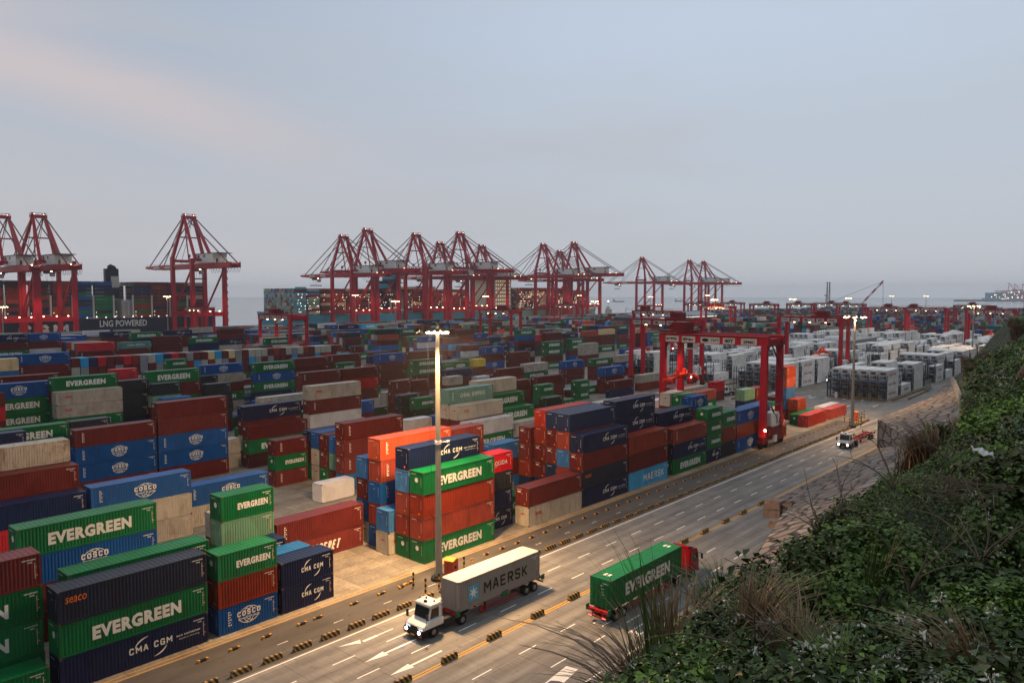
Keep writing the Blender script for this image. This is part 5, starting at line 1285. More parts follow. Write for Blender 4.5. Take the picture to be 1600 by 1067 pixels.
# ---- small craft, floating crane and the far port across the water
def small_ship(px, dep, L, label, hcol, sup=True):
    u, v = depth_u_v(px, dep); t = empty('cargo_vessel', (u, v, SEA_Z), math.radians(-48.6), label, 'ship')
    hm = MB(); hm.prism([(-L/2, 5), (-L/2+3, 0), (L/2-7, 0), (L/2, 6.5), (L/2-8, 5)], 'y', -L*.08, L*.08); hm.build('hull', hcol, t)
    m = MB(); m.box(-L/2+3, -L*.06, 5, -L/2+L*.22, L*.06, 13); m.box(-L/2+5, -L*.05, 13, -L/2+L*.16, L*.05, 17); m.bar((-L/2+8, 0, 17), (-L/2+8, 0, 25), .5); m.build('deckhouse', OFFWHITE, t)
    m = MB(); m.bar((L*.1, 0, 5), (L*.1, 0, 15), .6); m.bar((L*.1, 0, 14), (L*.3, 0, 10), .4); m.build('mast', DARKM, t)
    m = MB(); m.cbox(-L/2+8, 0, 25.5, 1.2, 1.2, 1.2); m.build('masthead_light', LAMP_WHITE, t)
small_ship(966, 3600, 60, 'small grey vessel at sea left of the lone quay crane', GALV)
small_ship(1062, 3800, 55, 'small vessel between the lone quay crane and last pair', GALV)
small_ship(434, 2100, 60, 'small greenish vessel just left of the light-blue ship', paint('green grey hull', (90, 110, 104), .6))
small_ship(972, 1200, 60, 'service vessel with lit mast close behind the containers', OFFWHITE)
def rot(x, y, a): return (x*math.cos(a)-y*math.sin(a), x*math.sin(a)+y*math.cos(a))
ra = -math.pi/2+AZ    # screen right direction as an angle from +X
t = empty('floating_crane', (*depth_u_v(1345, 1500), SEA_Z), ra, 'floating crane with raised red and white lattice boom', 'floating crane')
m = MB(); m.box(-38, -10, 0, 26, 10, 5); m.build('barge', RED_D, t)
m = MB(); m.box(-14, -6, 5, -2, 6, 14); m.build('crane_house', WHITE, t)
STW = MB(); STR_ = MB()
a0 = Vector((-8, 0, 8)); a1 = Vector((42, 0, 62))
for k in range(14):
    p = a0.lerp(a1, k/14); q = a0.lerp(a1, (k+1)/14); tgt = STR_ if (k//2) % 2 == 0 else STW
    for dy in (-1.6, 1.6):
        for dz in (-1.2, 1.2): tgt.bar(p+Vector((0, dy, dz)), q+Vector((0, dy, dz)), .9)
    tgt.bar(p+Vector((0, -1.6, -1.2)), q+Vector((0, -1.6, 1.2)), .5); tgt.bar(p+Vector((0, 1.6, 1.2)), q+Vector((0, 1.6, -1.2)), .5)
STR_.build('boom', RED, t); STW.build('boom_white_band', WHITE, t)
m = MB(); m.bar(a1, (-62, 0, 20), .45); m.bar((-62, 0, 5), (-62, 0, 20), .8); m.bar(a1, (42, 0, 8), .25); m.bar(a1, (44.5, 0, 8), .25); m.build('cable', DARKM, t)
t = empty('lattice_tower', (*depth_u_v(1293, 1500), SEA_Z), ra, 'pair of thin dark lattice masts standing beyond the far yard cranes', 'tower'); m = MB()
for xx in (-2.2, 2.4):
    for dx, dy in ((-.8, -.8), (.8, -.8), (.8, .8), (-.8, .8)): m.bar((xx+dx*2, dy*2, 0), (xx+dx*.5, dy*.5, 58), .4)
    for k in range(14): m.bar((xx-1.4, -1.4, 4*k), (xx+1.4, -1.4, 4*k+4), .3); m.bar((xx+1.4, -1.4, 4*k), (xx-1.4, -1.4, 4*k+4), .3)
    m.cbox(xx, 0, 59, 3.0, 2, 2)
m.bar((-8, 0, 0), (-3, 0, 36), .6); m.cbox(-5, 0, 34, 4, 2, 2); m.build('lattice', DARKM, t)
# breakwater and far port
t = empty('breakwater', (*depth_u_v(1560, 3900), SEA_Z), ra, 'low grey breakwater on the horizon at far right', 'breakwater')
m = MB(); m.prism([(-8, 0), (8, 0), (3, 9), (-3, 9)], 'x', -230, 420); m.build('bank', paint('breakwater rock', (92, 92, 90), .9), t)
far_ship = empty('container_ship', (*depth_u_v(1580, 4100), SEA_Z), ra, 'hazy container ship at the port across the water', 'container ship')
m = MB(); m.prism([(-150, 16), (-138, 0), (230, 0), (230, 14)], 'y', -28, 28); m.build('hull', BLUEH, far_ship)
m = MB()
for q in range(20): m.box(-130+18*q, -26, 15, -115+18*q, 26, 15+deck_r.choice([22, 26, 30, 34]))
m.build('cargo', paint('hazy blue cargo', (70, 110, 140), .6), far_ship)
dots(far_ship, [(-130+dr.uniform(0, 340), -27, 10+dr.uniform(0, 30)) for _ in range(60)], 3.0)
def far_crane(px, s):
    t = empty('quay_crane', (*depth_u_v(px, 4000), SEA_Z), ra+math.pi, 'hazy quay crane of the port across the water', 'quay crane', 'quay cranes of the port across the water'); t.scale = (s, s, s)
    m = MB()
    for x in (0, 30):
        for y in (-10, 10): m.bar((x, y, 0), (x, y, 56), 2.2)
    m.bar((-25, 0, 52), (100, 0, 52), 3, 3); m.bar((0, 0, 56), (28, 0, 92), 2); m.bar((30, 0, 56), (28, 0, 92), 2); m.bar((28, 0, 92), (95, 0, 53), .8); m.bar((28, 0, 92), (-22, 0, 53), .8)
    m.box(-12, -5, 53, 6, 5, 60); m.build('frame', RED, t)
    m = MB(); m.cbox(40, -8, 50, 3, 3, 3); m.cbox(0, -12, 20, 3, 3, 3); m.build('lamp', LAMP_WHITE, t)
for px_, s_ in ((1583, 1.05), (1592, 1.0), (1604, 1.0), (1617, 1.0)): far_crane(px_, s_)
# ================================================================ trucks
CABW = paint('tractor white paint', (224, 224, 222), .3, dirt=.12)
TRED = paint('trailer red paint', (168, 34, 40), .5, dirt=.35)
GRN = paint('green corner guides', (24, 110, 70), .5, dirt=.3)
STRW = stripes('bumper stripes', (24, 24, 24), (214, 110, 40), .13, 1.2)
HEAD = emit('lit headlamp', (235, 242, 255), 25.0)
def wheel(m_, x, y, r=.5, w=.3): m_.tube((x, y-w/2, r), (x, y+w/2, r), r, r, 18)
def add_wheel(t, x, y, r=.5, w=.3):
    m = MB(); m.tube((x, y-w/2, r), (x, y+w/2, r), r, r, 20); o = m.build('wheel', BLACK, t)
    m = MB(); s = 1 if y > 0 else -1; m.tube((x, y+s*(w/2-.02), r), (x, y+s*(w/2+.015), r), r*.55, r*.5, 14); m.tube((x, y+s*w/2, r), (x, y+s*(w/2+.06), r), .12, .1, 10); m.build('rim', GALV, o)
def tractor(t, lit=True):
    """yard tractor, front bumper at x=0, pointing to +x"""
    m = MB(); m.box(-6.4, -.55, .62, -1.0, .55, .95); m.box(-6.3, -.95, .95, -4.3, .95, 1.12); m.box(-4.2, -1.0, .55, -3.0, -.5, 1.15); m.box(-4.2, .5, .55, -3.0, 1.0, 1.15); m.tube((-3.1, -1.0, .72), (-4.4, -1.0, .72), .27, .27, 12); m.build('chassis', DARKM, t)
    m = MB()
    m.prism([(-.12, .95), (-.12, 1.32), (-1.15, 1.62), (-2.75, 1.62), (-2.75, .95)], 'y', -1.22, 1.22)
    m.prism([(-1.05, 1.62), (-1.32, 2.75), (-2.75, 2.75), (-2.75, 1.62)], 'y', -1.10, .95)
    m.prism([(-1.22, 2.75), (-1.30, 2.98), (-2.70, 3.02), (-2.85, 2.75)], 'y', -1.14, .99); cb = m.build('cab', CABW, t)
    bm = bmesh.new(); bm.from_mesh(cb.data); bmesh.ops.bevel(bm, geom=list(bm.edges), offset=.05, segments=2, affect='EDGES'); bm.to_mesh(cb.data); bm.free()
    m = MB()
    m.add([(-1.03, -1.0, 1.70), (-1.03, .86, 1.70), (-1.27, .86, 2.70), (-1.27, -1.0, 2.70)], [(0, 1, 2, 3)])
    for y in (-1.115, .965): m.add([(-1.25, y, 1.72), (-1.45, y, 2.62), (-2.35, y, 2.62), (-2.35, y, 1.72)], [(0, 1, 2, 3)])
    m.add([(-2.762, -.9, 1.75), (-2.762, .75, 1.75), (-2.762, .75, 2.6), (-2.762, -.9, 2.6)], [(0, 1, 2, 3)])
    m.build('window', GLASS, cb, fix=False)
    m = MB(); m.bar((-1.12, 0, 1.7), (-1.28, .5, 2.2), .03); m.box(-.13, -.5, 1.02, -.10, .5, 1.22); m.box(-1.7, -.2, 3.0, -1.5, .1, 3.15); m.build('wiper_and_grille', BLACK, cb)
    m = MB(); m.prism([(0, .38), (.05, .5), (.05, .9), (-.1, .98), (-2.3, .98), (-2.3, .82), (-.75, .8), (-.75, .38)], 'y', -1.25, 1.25); bp = m.build('bumper', BLACK, t)
    m = MB(); m.box(.055, -1.2, .45, .07, -.75, .72); m.box(.055, .75, .45, .07, 1.2, .72); m.box(-.7, -1.265, .42, .0, -1.255, .85); m.build('hazard_stripes', STRW, bp)
    m = MB(); m.box(.052, -.26, .42, .066, .26, .58); m.build('number_plate', YELLOWP, bp)
    for y in (-.86, .86):
        m = MB(); m.tube((.04, y, .84), (.10, y, .84), .15, .13, 14); m.build('headlight', HEAD if lit else GALV, t)
    m = MB()
    m.bar((-.9, -1.2, 1.5), (-.55, -1.45, 1.7), .04); m.box(-.62, -1.6, 1.6, -.55, -1.3, 2.25); m.bar((-.5, 1.2, 1.35), (-.42, 1.42, 2.0), .04); m.box(-.5, 1.3, 2.0, -.42, 1.58, 2.5)
    m.tube((-2.2, -.6, 3.0), (-2.2, -.6, 3.18), .1, .08, 10); m.tube((-2.2, .5, 3.0), (-2.2, .5, 3.14), .1, .08, 10); m.build('mirror', DARKM, t)
    m = MB(); m.tube((-2.95, .7, 1.1), (-2.95, .7, 3.1), .08, .08, 8); m.build('exhaust', GALV, t)
    for y in (-1.02, 1.02): add_wheel(t, -1.55, y); add_wheel(t, -5.2, y*.98, .5, .52)
    m = MB(); m.box(-5.9, -1.25, 1.05, -4.5, -.72, 1.1); m.build('mudguard', BLACK, t); m = MB(); m.box(-5.9, .72, 1.05, -4.5, 1.25, 1.1); m.build('mudguard', BLACK, t)
def trailer(t, x0, x1, z=1.30):
    """skeletal trailer, x0 rear, x1 front"""
    m = MB()
    for y in (-.5, .5): m.box(x0, y-.09, z-.42, x1-3.0, y+.09, z-.05); m.box(x1-3.2, y-.09, z-.25, x1, y+.09, z-.04)
    for k in range(7):
        x = x0+.3+(x1-x0-.6)*k/6; wdt = 1.22 if k in (0, 6, 3) else .5; m.box(x-.09, -wdt, z-.22, x+.09, wdt, z-.06)
    m.box(x1-.25, -1.22, z-.3, x1, 1.22, z-.04); m.box(x0, -1.22, z-.3, x0+.22, 1.22, z-.04); m.box(x0-.1, -1.1, .55, x0, 1.1, .7); m.bar((x0+.1, -.6, z-.2), (x0+.0, -.6, .6), .1); m.bar((x0+.1, .6, z-.2), (x0, .6, .6), .1)
    fr = m.build('trailer_frame', TRED, t)
    m = MB(); ym = -1.12; m.bar((x0+4.2, ym, .75), (x1-3.6, ym, .75), .06, .08); m.bar((x0+4.2, ym, .45), (x1-3.6, ym, .45), .06, .08)
    m.bar((x0+4.2, -ym, .75), (x1-3.6, -ym, .75), .06, .08); m.bar((x0+4.2, -ym, .45), (x1-3.6, -ym, .45), .06, .08); m.box(x1-3.8, -1.15, .3, x1-3.4, -1.0, 1.0); m.box(x1-3.8, 1.0, .3, x1-3.4, 1.15, 1.0); m.build('side_guard', TRED, t)
    m = MB(); m.box(x1-4.6, -.8, .1, x1-4.4, -.6, z-.3); m.box(x1-4.6, .6, .1, x1-4.4, .8, z-.3); m.build('landing_leg', DARKM, t)
    m = MB()
    for x in (x0+.15, x0+6.0, x0+6.4, x1-.2):
        for y in (-1.27, 1.27): m.box(x-.22, y-.05, z-.35, x+.22, y+.05, z+.22)
    m.build('corner_guide', GRN, t)
    for x in (x0+1.5, x0+2.8):
        for y in (-.96, .96): add_wheel(t, x, y, .5, .55)
    m = MB(); m.box(x0-.11, -1.0, .56, x0-.105, -.6, .68); m.box(x0-.11, .6, .56, x0-.105, 1.0, .68); m.build('tail_light', emit('tail lamp', (255, 60, 30), 2.0), t)
def door_end(t, L, H, mat, x):
    """double doors with locking bars; x is the outer plane, facing -x when x<0"""
    s = -1 if x < 0 else 1
    for y0, y1 in ((-1.07, -.02), (.02, 1.07)):
        m = MB(); m.box(min(x, x+s*.03), y0, .18, max(x, x+s*.03), y1, H-.14)
        for zc in (.55, 1.15, 1.75, 2.3): m.box(min(x+s*.031, x+s*.05), y0+.12, zc-.12, max(x+s*.031, x+s*.05), y1-.12, zc+.10)
        d = m.build('door', mat, t)
        m = MB()
        for f in (.25, .72):
            yy = y0+(y1-y0)*f; m.tube((x+s*.09, yy, .1), (x+s*.09, yy, H-.08), .025, .025, 8)
            for zz in (.5, 1.3, 2.1): m.box(min(x+s*.03, x+s*.12), yy-.05, zz, max(x+s*.03, x+s*.12), yy+.05, zz+.06)
            m.bar((x+s*.11, yy, 1.15), (x+s*.11, yy+.35, 1.1), .04)
        m.build('locking_bar', mat, d)
# grey container truck: points to -X
t = empty('container_truck', (44.9, 51.72, .01), math.pi, 'white yard tractor with lit headlamps hauling the grey container', 'truck')
tractor(t); trailer(t, -17.5, -4.35)
o = empty('shipping_container', (55.65, 51.72, 1.32), 0, 'grey container with black lettering and blue star square on the truck trailer', 'shipping container')
b = link_mesh('body', get_body(12.19, 2.896), o); b.material_slots[0].link = 'OBJECT'; b.material_slots[0].material = paint('grey container paint', (138, 138, 138), .45, dirt=.2)
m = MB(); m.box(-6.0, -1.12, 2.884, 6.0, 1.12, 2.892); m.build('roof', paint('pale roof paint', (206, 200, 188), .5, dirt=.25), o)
m = MB(); add_strokes(m, 'MAERSK', -2.55, .86, 6.6, 1.12, -W/2-.006, .17); m.build('lettering', TEXTB, o, fix=False)
m = MB(); y = -W/2-.005; m.add([(-4.75, y, .66), (-3.35, y, .66), (-3.35, y, 2.14), (-4.75, y, 2.14)], [(0, 1, 2, 3)]); sq = m.build('blue_panel', paint('star panel blue', (72, 168, 208), .45, dirt=.05), o, fix=False)
m = MB(); star7(m, -4.05, 1.40, .66, y-.006); m.build('star', TEXTW, sq, fix=False)
link_mesh('code_lettering', mark_mesh(12.19, 2.896), o); door_end(o, 12.19, 2.896, CMAT['MK'], 6.11)
# green container truck: points to +X, red cab
t = empty('container_truck', (77.2, 41.05, .01), 0, 'red cabbed truck under the green container, partly behind the brown grass', 'truck')
trailer(t, -18.2, -3.4)
m = MB(); m.box(-6.5, -.5, .6, -.6, .5, .95); m.build('chassis', DARKM, t)
REDCAB = paint('red cab paint', (140, 12, 28), .28, dirt=.08)
m = MB(); m.prism([(0, .55), (.02, 1.7), (-.22, 2.75), (-.5, 3.15), (-2.1, 3.3), (-2.1, .7)], 'y', -1.22, 1.22); m.prism([(-.6, 3.15), (-1.9, 3.6), (-2.1, 3.6), (-2.1, 3.2)], 'y', -1.0, 1.0); cb = m.build('cab', REDCAB, t)
bm = bmesh.new(); bm.from_mesh(cb.data); bmesh.ops.bevel(bm, geom=list(bm.edges), offset=.07, segments=2, affect='EDGES'); bm.to_mesh(cb.data); bm.free()
m = MB()
for y in (-1.235, 1.235): m.add([(-.25, y, 1.75), (-.45, y, 2.65), (-1.3, y, 2.65), (-1.3, y, 1.75)], [(0, 1, 2, 3)])
m.add([(.03, -1.05, 1.75), (.03, 1.05, 1.75), (-.2, 1.0, 2.68), (-.2, -1.0, 2.68)], [(0, 1, 2, 3)]); m.build('window', GLASS, cb, fix=False)
m = MB(); m.box(.0, -1.2, .35, .12, 1.2, .7); m.build('bumper', BLACK, t)
m = MB(); m.bar((-.1, -1.2, 2.5), (.15, -1.5, 2.4), .05); m.box(.08, -1.62, 1.8, .16, -1.4, 2.4); m.bar((-.1, 1.2, 2.5), (.15, 1.5, 2.4), .05); m.box(.08, 1.4, 1.8, .16, 1.62, 2.4); m.build('mirror', BLACK, t)
for y in (-1.02, 1.02): add_wheel(t, -1.3, y); add_wheel(t, -5.0, y*.97, .5, .52)
o = empty('shipping_container', (66.35, 41.05, 1.32), 0, 'long green container with doors facing left on the red-cabbed truck', 'shipping container')
b = link_mesh('body', get_body(13.72, 2.896), o); b.material_slots[0].link = 'OBJECT'; b.material_slots[0].material = CMAT['EG']
m = MB(); add_text(m, 'EVERGREEN', -4.3, .75, 8.6, 1.3, -W/2-.006, bold=.055, spacing=1.12); m.build('lettering', TEXTW, o, fix=False)
door_end(o, 13.72, 2.896, CMAT['EG'], -6.875)
m = MB()
for (y0, z0, n_) in ((-.95, 2.45, 6), (-.35, 2.2, 3), (-.45, 1.9, 3), (-.4, 1.6, 2), (-.5, 1.35, 3)):
    for k in range(n_): m.box(-6.935, y0+.11*k, z0, -6.932, y0+.07+.11*k, z0+.11)
for xx in (-5.9, 5.5):
    for k in range(2): m.box(xx, -.35+.45*k, 2.9, xx+.6, -.05+.45*k, 2.903)
m.build('code_lettering', TEXTW, o)
# empty trailer truck and two small ones
t = empty('container_truck', (160.2, 50.85, .01), math.pi, 'white yard tractor pulling an empty red trailer below the stone wall', 'truck'); tractor(t); trailer(t, -17.2, -4.35)
t = empty('yard_tractor', (219.0, 106.6, .01), math.pi*.93, 'small white yard tractor waiting on the crossing behind the nearest crane', 'truck'); tractor(t)
t = empty('yard_tractor', (278.5, 93.6, .01), math.pi, 'white yard tractor with lit lamps under the reefer crane leg', 'truck'); tractor(t); trailer(t, -17.2, -4.35)
for (x, y, z, pw, nm) in ((44.6, 51.7, .9, 60, 0), (159.9, 50.8, .9, 60, 0)):
    ld = bpy.data.lights.new('headlamp_light', 'SPOT'); lo = bpy.data.objects.new('headlamp_light', ld); COLL.objects.link(lo); lo.location = (x, y, z); ld.energy = pw; ld.spot_size = math.radians(70); ld.color = (.9, .95, 1)
    lo.rotation_euler = Vector((-1, 0, -.18)).to_track_quat('-Z', 'Y').to_euler()
# ---- posts and boxes round the mast feet
def bollard(px, py, lab, v=None, h=1.75):
    p = atz(px, py); o_ = MB(); 
    for k in range(6): o_.mat(k % 2).tube((0, 0, h*k/6), (0, 0, h*(k+1)/6), .11, .11, 10)
    o = o_.build('striped_post', [YP, BP]); o.location = (float(p[0]), float(p[1]), .01); tag(o, lab, 'post', 'black and yellow striped posts')
YP = paint('post yellow', (222, 164, 50), .5, dirt=.2); BP = paint('post black', (26, 24, 22), .5, dirt=.2)
for i, (px, py) in enumerate([(646, 919), (665, 929), (686, 921), (725, 893)]): bollard(px, py, 'black and yellow striped post, %s from left around the near light mast' % nth(i+1))
for i, (px, py) in enumerate([(1319.5, 661), (1333, 666), (1338.5, 664), (1342, 661), (1346, 659), (1350, 655), (1345, 666), (1327, 668)]): bollard(px, py, 'black and yellow striped post, %s around the mast at road bend' % nth(i+1), h=2.2)
def cabinet(px, py, w_, h_, lab):
    p = atz(px, py); t = empty('control_cabinet', (float(p[0]), float(p[1]), .01), .25, lab, 'cabinet')
    col = paint('cabinet salmon red', (206, 88, 62), .5, dirt=.25); m = MB(); m.box(-w_/2, -w_/2, .1, w_/2, w_/2, h_); m.build('housing', col, t)
    m = MB(); m.prism([(-w_/2-.12, h_), (w_/2+.12, h_), (0, h_+.22)], 'y', -w_/2-.1, w_/2+.1); m.build('roof', paint('cabinet roof', (226, 150, 70), .5, dirt=.2), t)
    m = MB(); m.box(-.18, -w_/2-.02, h_*.45, .18, -w_/2, h_*.62); m.build('plate', BLACK, t); m = MB(); m.box(-w_/2+.08, -w_/2-.012, .2, w_/2-.08, -w_/2-.001, h_-.15); m.build('door', col, t)
cabinet(705, 897, 1.15, 1.75, 'salmon red control cabinet behind the near light mast'); cabinet(1336, 657, 1.3, 2.2, 'red control cabinet by the light mast at road bend')
for i, (px, py, a) in enumerate(((628, 918, .25), (638, 912, .05), (738, 877, .9))):
    p = atz(px, py); o = link_mesh('parking_block', lb); o.location = (float(p[0]), float(p[1]), .01); o.rotation_euler = (0, 0, a); tag(o, 'low yellow and black block lying loose near the mast, %s from left' % nth(i+1), 'parking block')
# ================================================================ hillside: revetment, parapet, soil, plants
CREST = [(-120, -4, 29.5), (-40, 0.5, 28.4), (0, 3.2, 27.2), (10, 4.8, 26.0), (20, 6.8, 24.4), (35, 9.2, 22.2), (50, 11.4, 20.2), (62, 13.5, 17.6), (80, 16.8, 14.3), (104, 21.6, 11.4), (135, 26, 10), (167, 31, 10), (211, 41, 9.5), (234, 46.2, 8), (262, 45, 6.5), (300, 43, 6.2), (560, 44, 6.2)]
KS = .46; V00 = 45.9
def lerp_tab(tab, u, k):
    if u <= tab[0][0]: return tab[0][k]
    for a, b in zip(tab, tab[1:]):
        if u <= b[0]: t = (u-a[0])/(b[0]-a[0]); return a[k]+(b[k]-a[k])*t
    return tab[-1][k]
FOOT = [(-120, 16), (0, 20), (40, 24), (66, 28), (93, 36.5), (101, 37.5), (109, 45.9), (211, 46.1), (234, 48.6), (262, 51.5), (300, 54.5), (560, 60)]
def crest(u): return lerp_tab(CREST, u, 1), lerp_tab(CREST, u, 2)
def hill_z(u, v):
    vc, zc = crest(u)
    if v <= vc:
        d = vc-v; d1 = max(0, (26-zc)/1.4); z = zc+1.4*min(d, d1)+.28*min(max(d-d1, 0), 12)+.62*max(0, d-d1-12)
        return z+.35*math.sin(u*.31+v*.2)+.25*math.sin(v*.7-u*.13)-.2
    return max(KS*(V00-v) if u < 150 else 6.0, zc-1.5*(v-vc)-.2)
def stone_material():
    m, nt, b = new_mat('mortared rubble stone'); N = nt.nodes.new; L = nt.links.new
    uv = N('ShaderNodeUVMap'); uv.uv_map = 'UVMap'
    mp = N('ShaderNodeMapping'); mp.inputs['Scale'].default_value = (.34, .44, 1); L(uv.outputs[0], mp.inputs[0])
    nz = N('ShaderNodeTexNoise'); nz.inputs['Scale'].default_value = 1.2; nz.inputs['Detail'].default_value = 4; L(mp.outputs[0], nz.inputs['Vector'])
    ds = N('ShaderNodeVectorMath'); ds.operation = 'MULTIPLY_ADD'; L(nz.outputs['Color'], ds.inputs[0]); ds.inputs[1].default_value = (.45, .45, 0); L(mp.outputs[0], ds.inputs[2])
    v1 = N('ShaderNodeTexVoronoi'); v1.voronoi_dimensions = '2D'; v1.feature = 'DISTANCE_TO_EDGE'; v1.inputs['Scale'].default_value = 1.0; v1.inputs['Randomness'].default_value = .85; L(ds.outputs[0], v1.inputs['Vector'])
    v2 = N('ShaderNodeTexVoronoi'); v2.voronoi_dimensions = '2D'; v2.feature = 'F1'; v2.inputs['Scale'].default_value = 1.0; v2.inputs['Randomness'].default_value = .85; L(ds.outputs[0], v2.inputs['Vector'])
    sp = N('ShaderNodeSeparateColor'); L(v2.outputs['Color'], sp.inputs[0])
    r = N('ShaderNodeValToRGB'); e = r.color_ramp.elements; e[0].position = 0; e[0].color = (*s2l((112, 106, 101)), 1); e[1].position = 1; e[1].color = (*s2l((152, 146, 140)), 1)
    for p, c in ((.25, (134, 116, 106)), (.5, (124, 120, 117)), (.75, (142, 131, 123))): x = r.color_ramp.elements.new(p); x.color = (*s2l(c), 1)
    L(sp.outputs[0], r.inputs[0])
    n2 = N('ShaderNodeTexNoise'); n2.inputs['Scale'].default_value = 7; n2.inputs['Detail'].default_value = 8; n2.inputs['Roughness'].default_value = .7; L(mp.outputs[0], n2.inputs['Vector'])
    mr = N('ShaderNodeMapRange'); L(n2.outputs[0], mr.inputs[0]); mr.inputs[1].default_value = .3; mr.inputs[2].default_value = .72; mr.inputs[3].default_value = .55; mr.inputs[4].default_value = 1.1
    mu = N('ShaderNodeMix'); mu.data_type = 'RGBA'; mu.blend_type = 'MULTIPLY'; mu.inputs[0].default_value = 1; L(r.outputs[0], mu.inputs[6]); L(mr.outputs[0], mu.inputs[7])
    ed = N('ShaderNodeMapRange'); L(v1.outputs['Distance'], ed.inputs[0]); ed.inputs[1].default_value = .06; ed.inputs[2].default_value = .16; ed.interpolation_type = 'SMOOTHSTEP'
    mx = N('ShaderNodeMix'); mx.data_type = 'RGBA'; L(ed.outputs[0], mx.inputs[0]); mx.inputs[6].default_value = (*s2l((44, 40, 38)), 1); L(mu.outputs[2], mx.inputs[7])
    L(mx.outputs[2], b.inputs['Base Color']); b.inputs['Roughness'].default_value = .85
    ad = N('ShaderNodeMath'); ad.operation = 'MULTIPLY_ADD'; L(n2.outputs[0], ad.inputs[0]); ad.inputs[1].default_value = .35; L(ed.outputs[0], ad.inputs[2])
    bp = N('ShaderNodeBump'); bp.inputs['Strength'].default_value = .8; bp.inputs['Distance'].default_value = .12; L(ad.outputs[0], bp.inputs['Height']); L(bp.outputs[0], b.inputs['Normal'])
    return m
STONE = stone_material()
def grid_mesh(name, P, uvs, mat, kind=None, lab=None, cat=None):
    ni = len(P); nj = len(P[0]); vs = [tuple(p) for row in P for p in row]; fs = []; fu = []
    for i in range(ni-1):
        for j in range(nj-1):
            q = (i*nj+j, (i+1)*nj+j, (i+1)*nj+j+1, i*nj+j+1); fs.append(q)
    me = bpy.data.meshes.new(name); me.from_pydata(vs, [], fs); ul = me.uv_layers.new(name='UVMap')
    U = [tuple(p) for row in uvs for p in row]
    for li, lp in enumerate(me.loops): ul.data[li].uv = U[lp.vertex_index]
    me.update(); o = link_mesh(name, me, None, [mat])
    return tag(o, lab, cat, None, kind)
def slope_strip(name, u0, u1, vf_fn, zf, lab, off=0.0):
    P = []; UV = []; nu = max(2, int((u1-u0)/3)); nj = 26
    for i in range(nu+1):
        u = u0+(u1-u0)*i/nu; vc, zc = crest(u); vf = vf_fn(u); row = []; uvr = []; L_ = math.hypot(vf-vc, zc-zf)
        for j in range(nj+1):
            t = j/nj; jz = .06*math.sin(u*1.7+j*2.1)*math.sin(math.pi*t)
            row.append((u, vf+(vc-vf)*t, zf+(zc-zf)*t+jz+off)); uvr.append((u, L_*t))
        P.append(row); UV.append(uvr)
    return grid_mesh(name, P, UV, STONE, None, lab, 'retaining slope')
def plane_strip(name, us_, vin, zin, vout, zout, lab, cat='retaining slope', nj=20):
    P = []; UV = []
    for u in us_:
        a, za, c, zc_ = vin(u), zin(u), vout(u), zout(u); L_ = math.hypot(c-a, zc_-za)
        P.append([(u, c+(a-c)*t, zc_+(za-zc_)*t+.07*math.sin(u*1.7+31*t)*math.sin(math.pi*t)) for t in np.linspace(0, 1, nj+1)]); UV.append([(u, 50-(c+(a-c)*t)*1.1) for t in np.linspace(0, 1, nj+1)])
    return grid_mesh(name, P, UV, STONE, None, lab, cat)
ftl = lambda u: lerp_tab(FOOT, u, 1); pz = lambda v: KS*(V00-v)
vi_ = lambda u: crest(u)[0]-.3
plane_strip('stone_slope', [-120+3*k for k in range(96)]+[166.2], vi_, lambda u: pz(vi_(u)), ftl, lambda u: pz(ftl(u)), 'wide stone paved slope running down to the road edge')
uf = [-120+5*k for k in range(46)]+[108.9]
grid_mesh('toe_wall', [[(u, ftl(u), -.1), (u, ftl(u)+.0, pz(ftl(u)))] for u in uf], [[(u, 0), (u, pz(ftl(u)))] for u in uf], STONE, None, 'stone toe wall under the near slope, turned to the road', 'retaining wall')
vo2 = lambda u: 36+(u-148)*.55 if u < 166.2 else ftl(u)
plane_strip('stone_terrace', [148.0, 151, 154, 157, 160, 163, 166.2]+[168+4*k for k in range(99)], vi_, lambda u: crest(u)[1]-.2, vo2, lambda u: 6.0, 'flat rubble terrace above the roadside wall, with reeds', 'terrace')
n_ = 14; ew = [(166.2-18.2*k/n_, 46.0-10.0*k/n_) for k in range(n_+1)]
grid_mesh('end_wall', [[(u-.02, v, pz(v)-.3) for u, v in ew], [(u-.02, v, 6.0) for u, v in ew]], [[(v*1.2, pz(v)*1.4) for u, v in ew], [(v*1.2, 8.4) for u, v in ew]], STONE, None, 'triangular rubble end wall above the road beside the empty trailer', 'retaining wall')
us2 = [166.2+(560-166.2)*k/60 for k in range(61)]
grid_mesh('roadside_wall', [[(u, ftl(u), -.1), (u, ftl(u), 6.0)] for u in us2], [[(u, 0), (u, 6.3)] for u in us2], STONE, None, 'vertical rubble wall along the far part of the road', 'retaining wall')
# squared boulder set in the step
def boulder(loc, size, lab, seed, mat):
    bm = bmesh.new(); bmesh.ops.create_icosphere(bm, subdivisions=3, radius=1); r_ = random.Random(seed)
    ns = [Vector(q) for q in ((1, .1, 0), (-1, .1, .1), (.1, 1, 0), (0, -1, .1), (.1, 0, 1))]+[Vector((r_.uniform(-1, 1), r_.uniform(-1, 1), r_.uniform(-.6, 1))).normalized() for _ in range(6)]; ns = [q.normalized() for q in ns]; ds_ = [r_.uniform(.6, .72) if i < 5 else r_.uniform(.8, .92) for i, _ in enumerate(ns)]
    for v_ in bm.verts:
        for n_, d_ in zip(ns, ds_):
            k = v_.co.dot(n_)
            if k > d_: v_.co -= n_*(k-d_)
        v_.co = Vector((v_.co.x*size[0], v_.co.y*size[1], v_.co.z*size[2]))
    me = bpy.data.meshes.new('boulder'); bm.to_mesh(me); bm.free(); o = link_mesh('boulder', me, None, [mat]); o.location = loc; return tag(o, lab, 'rock')
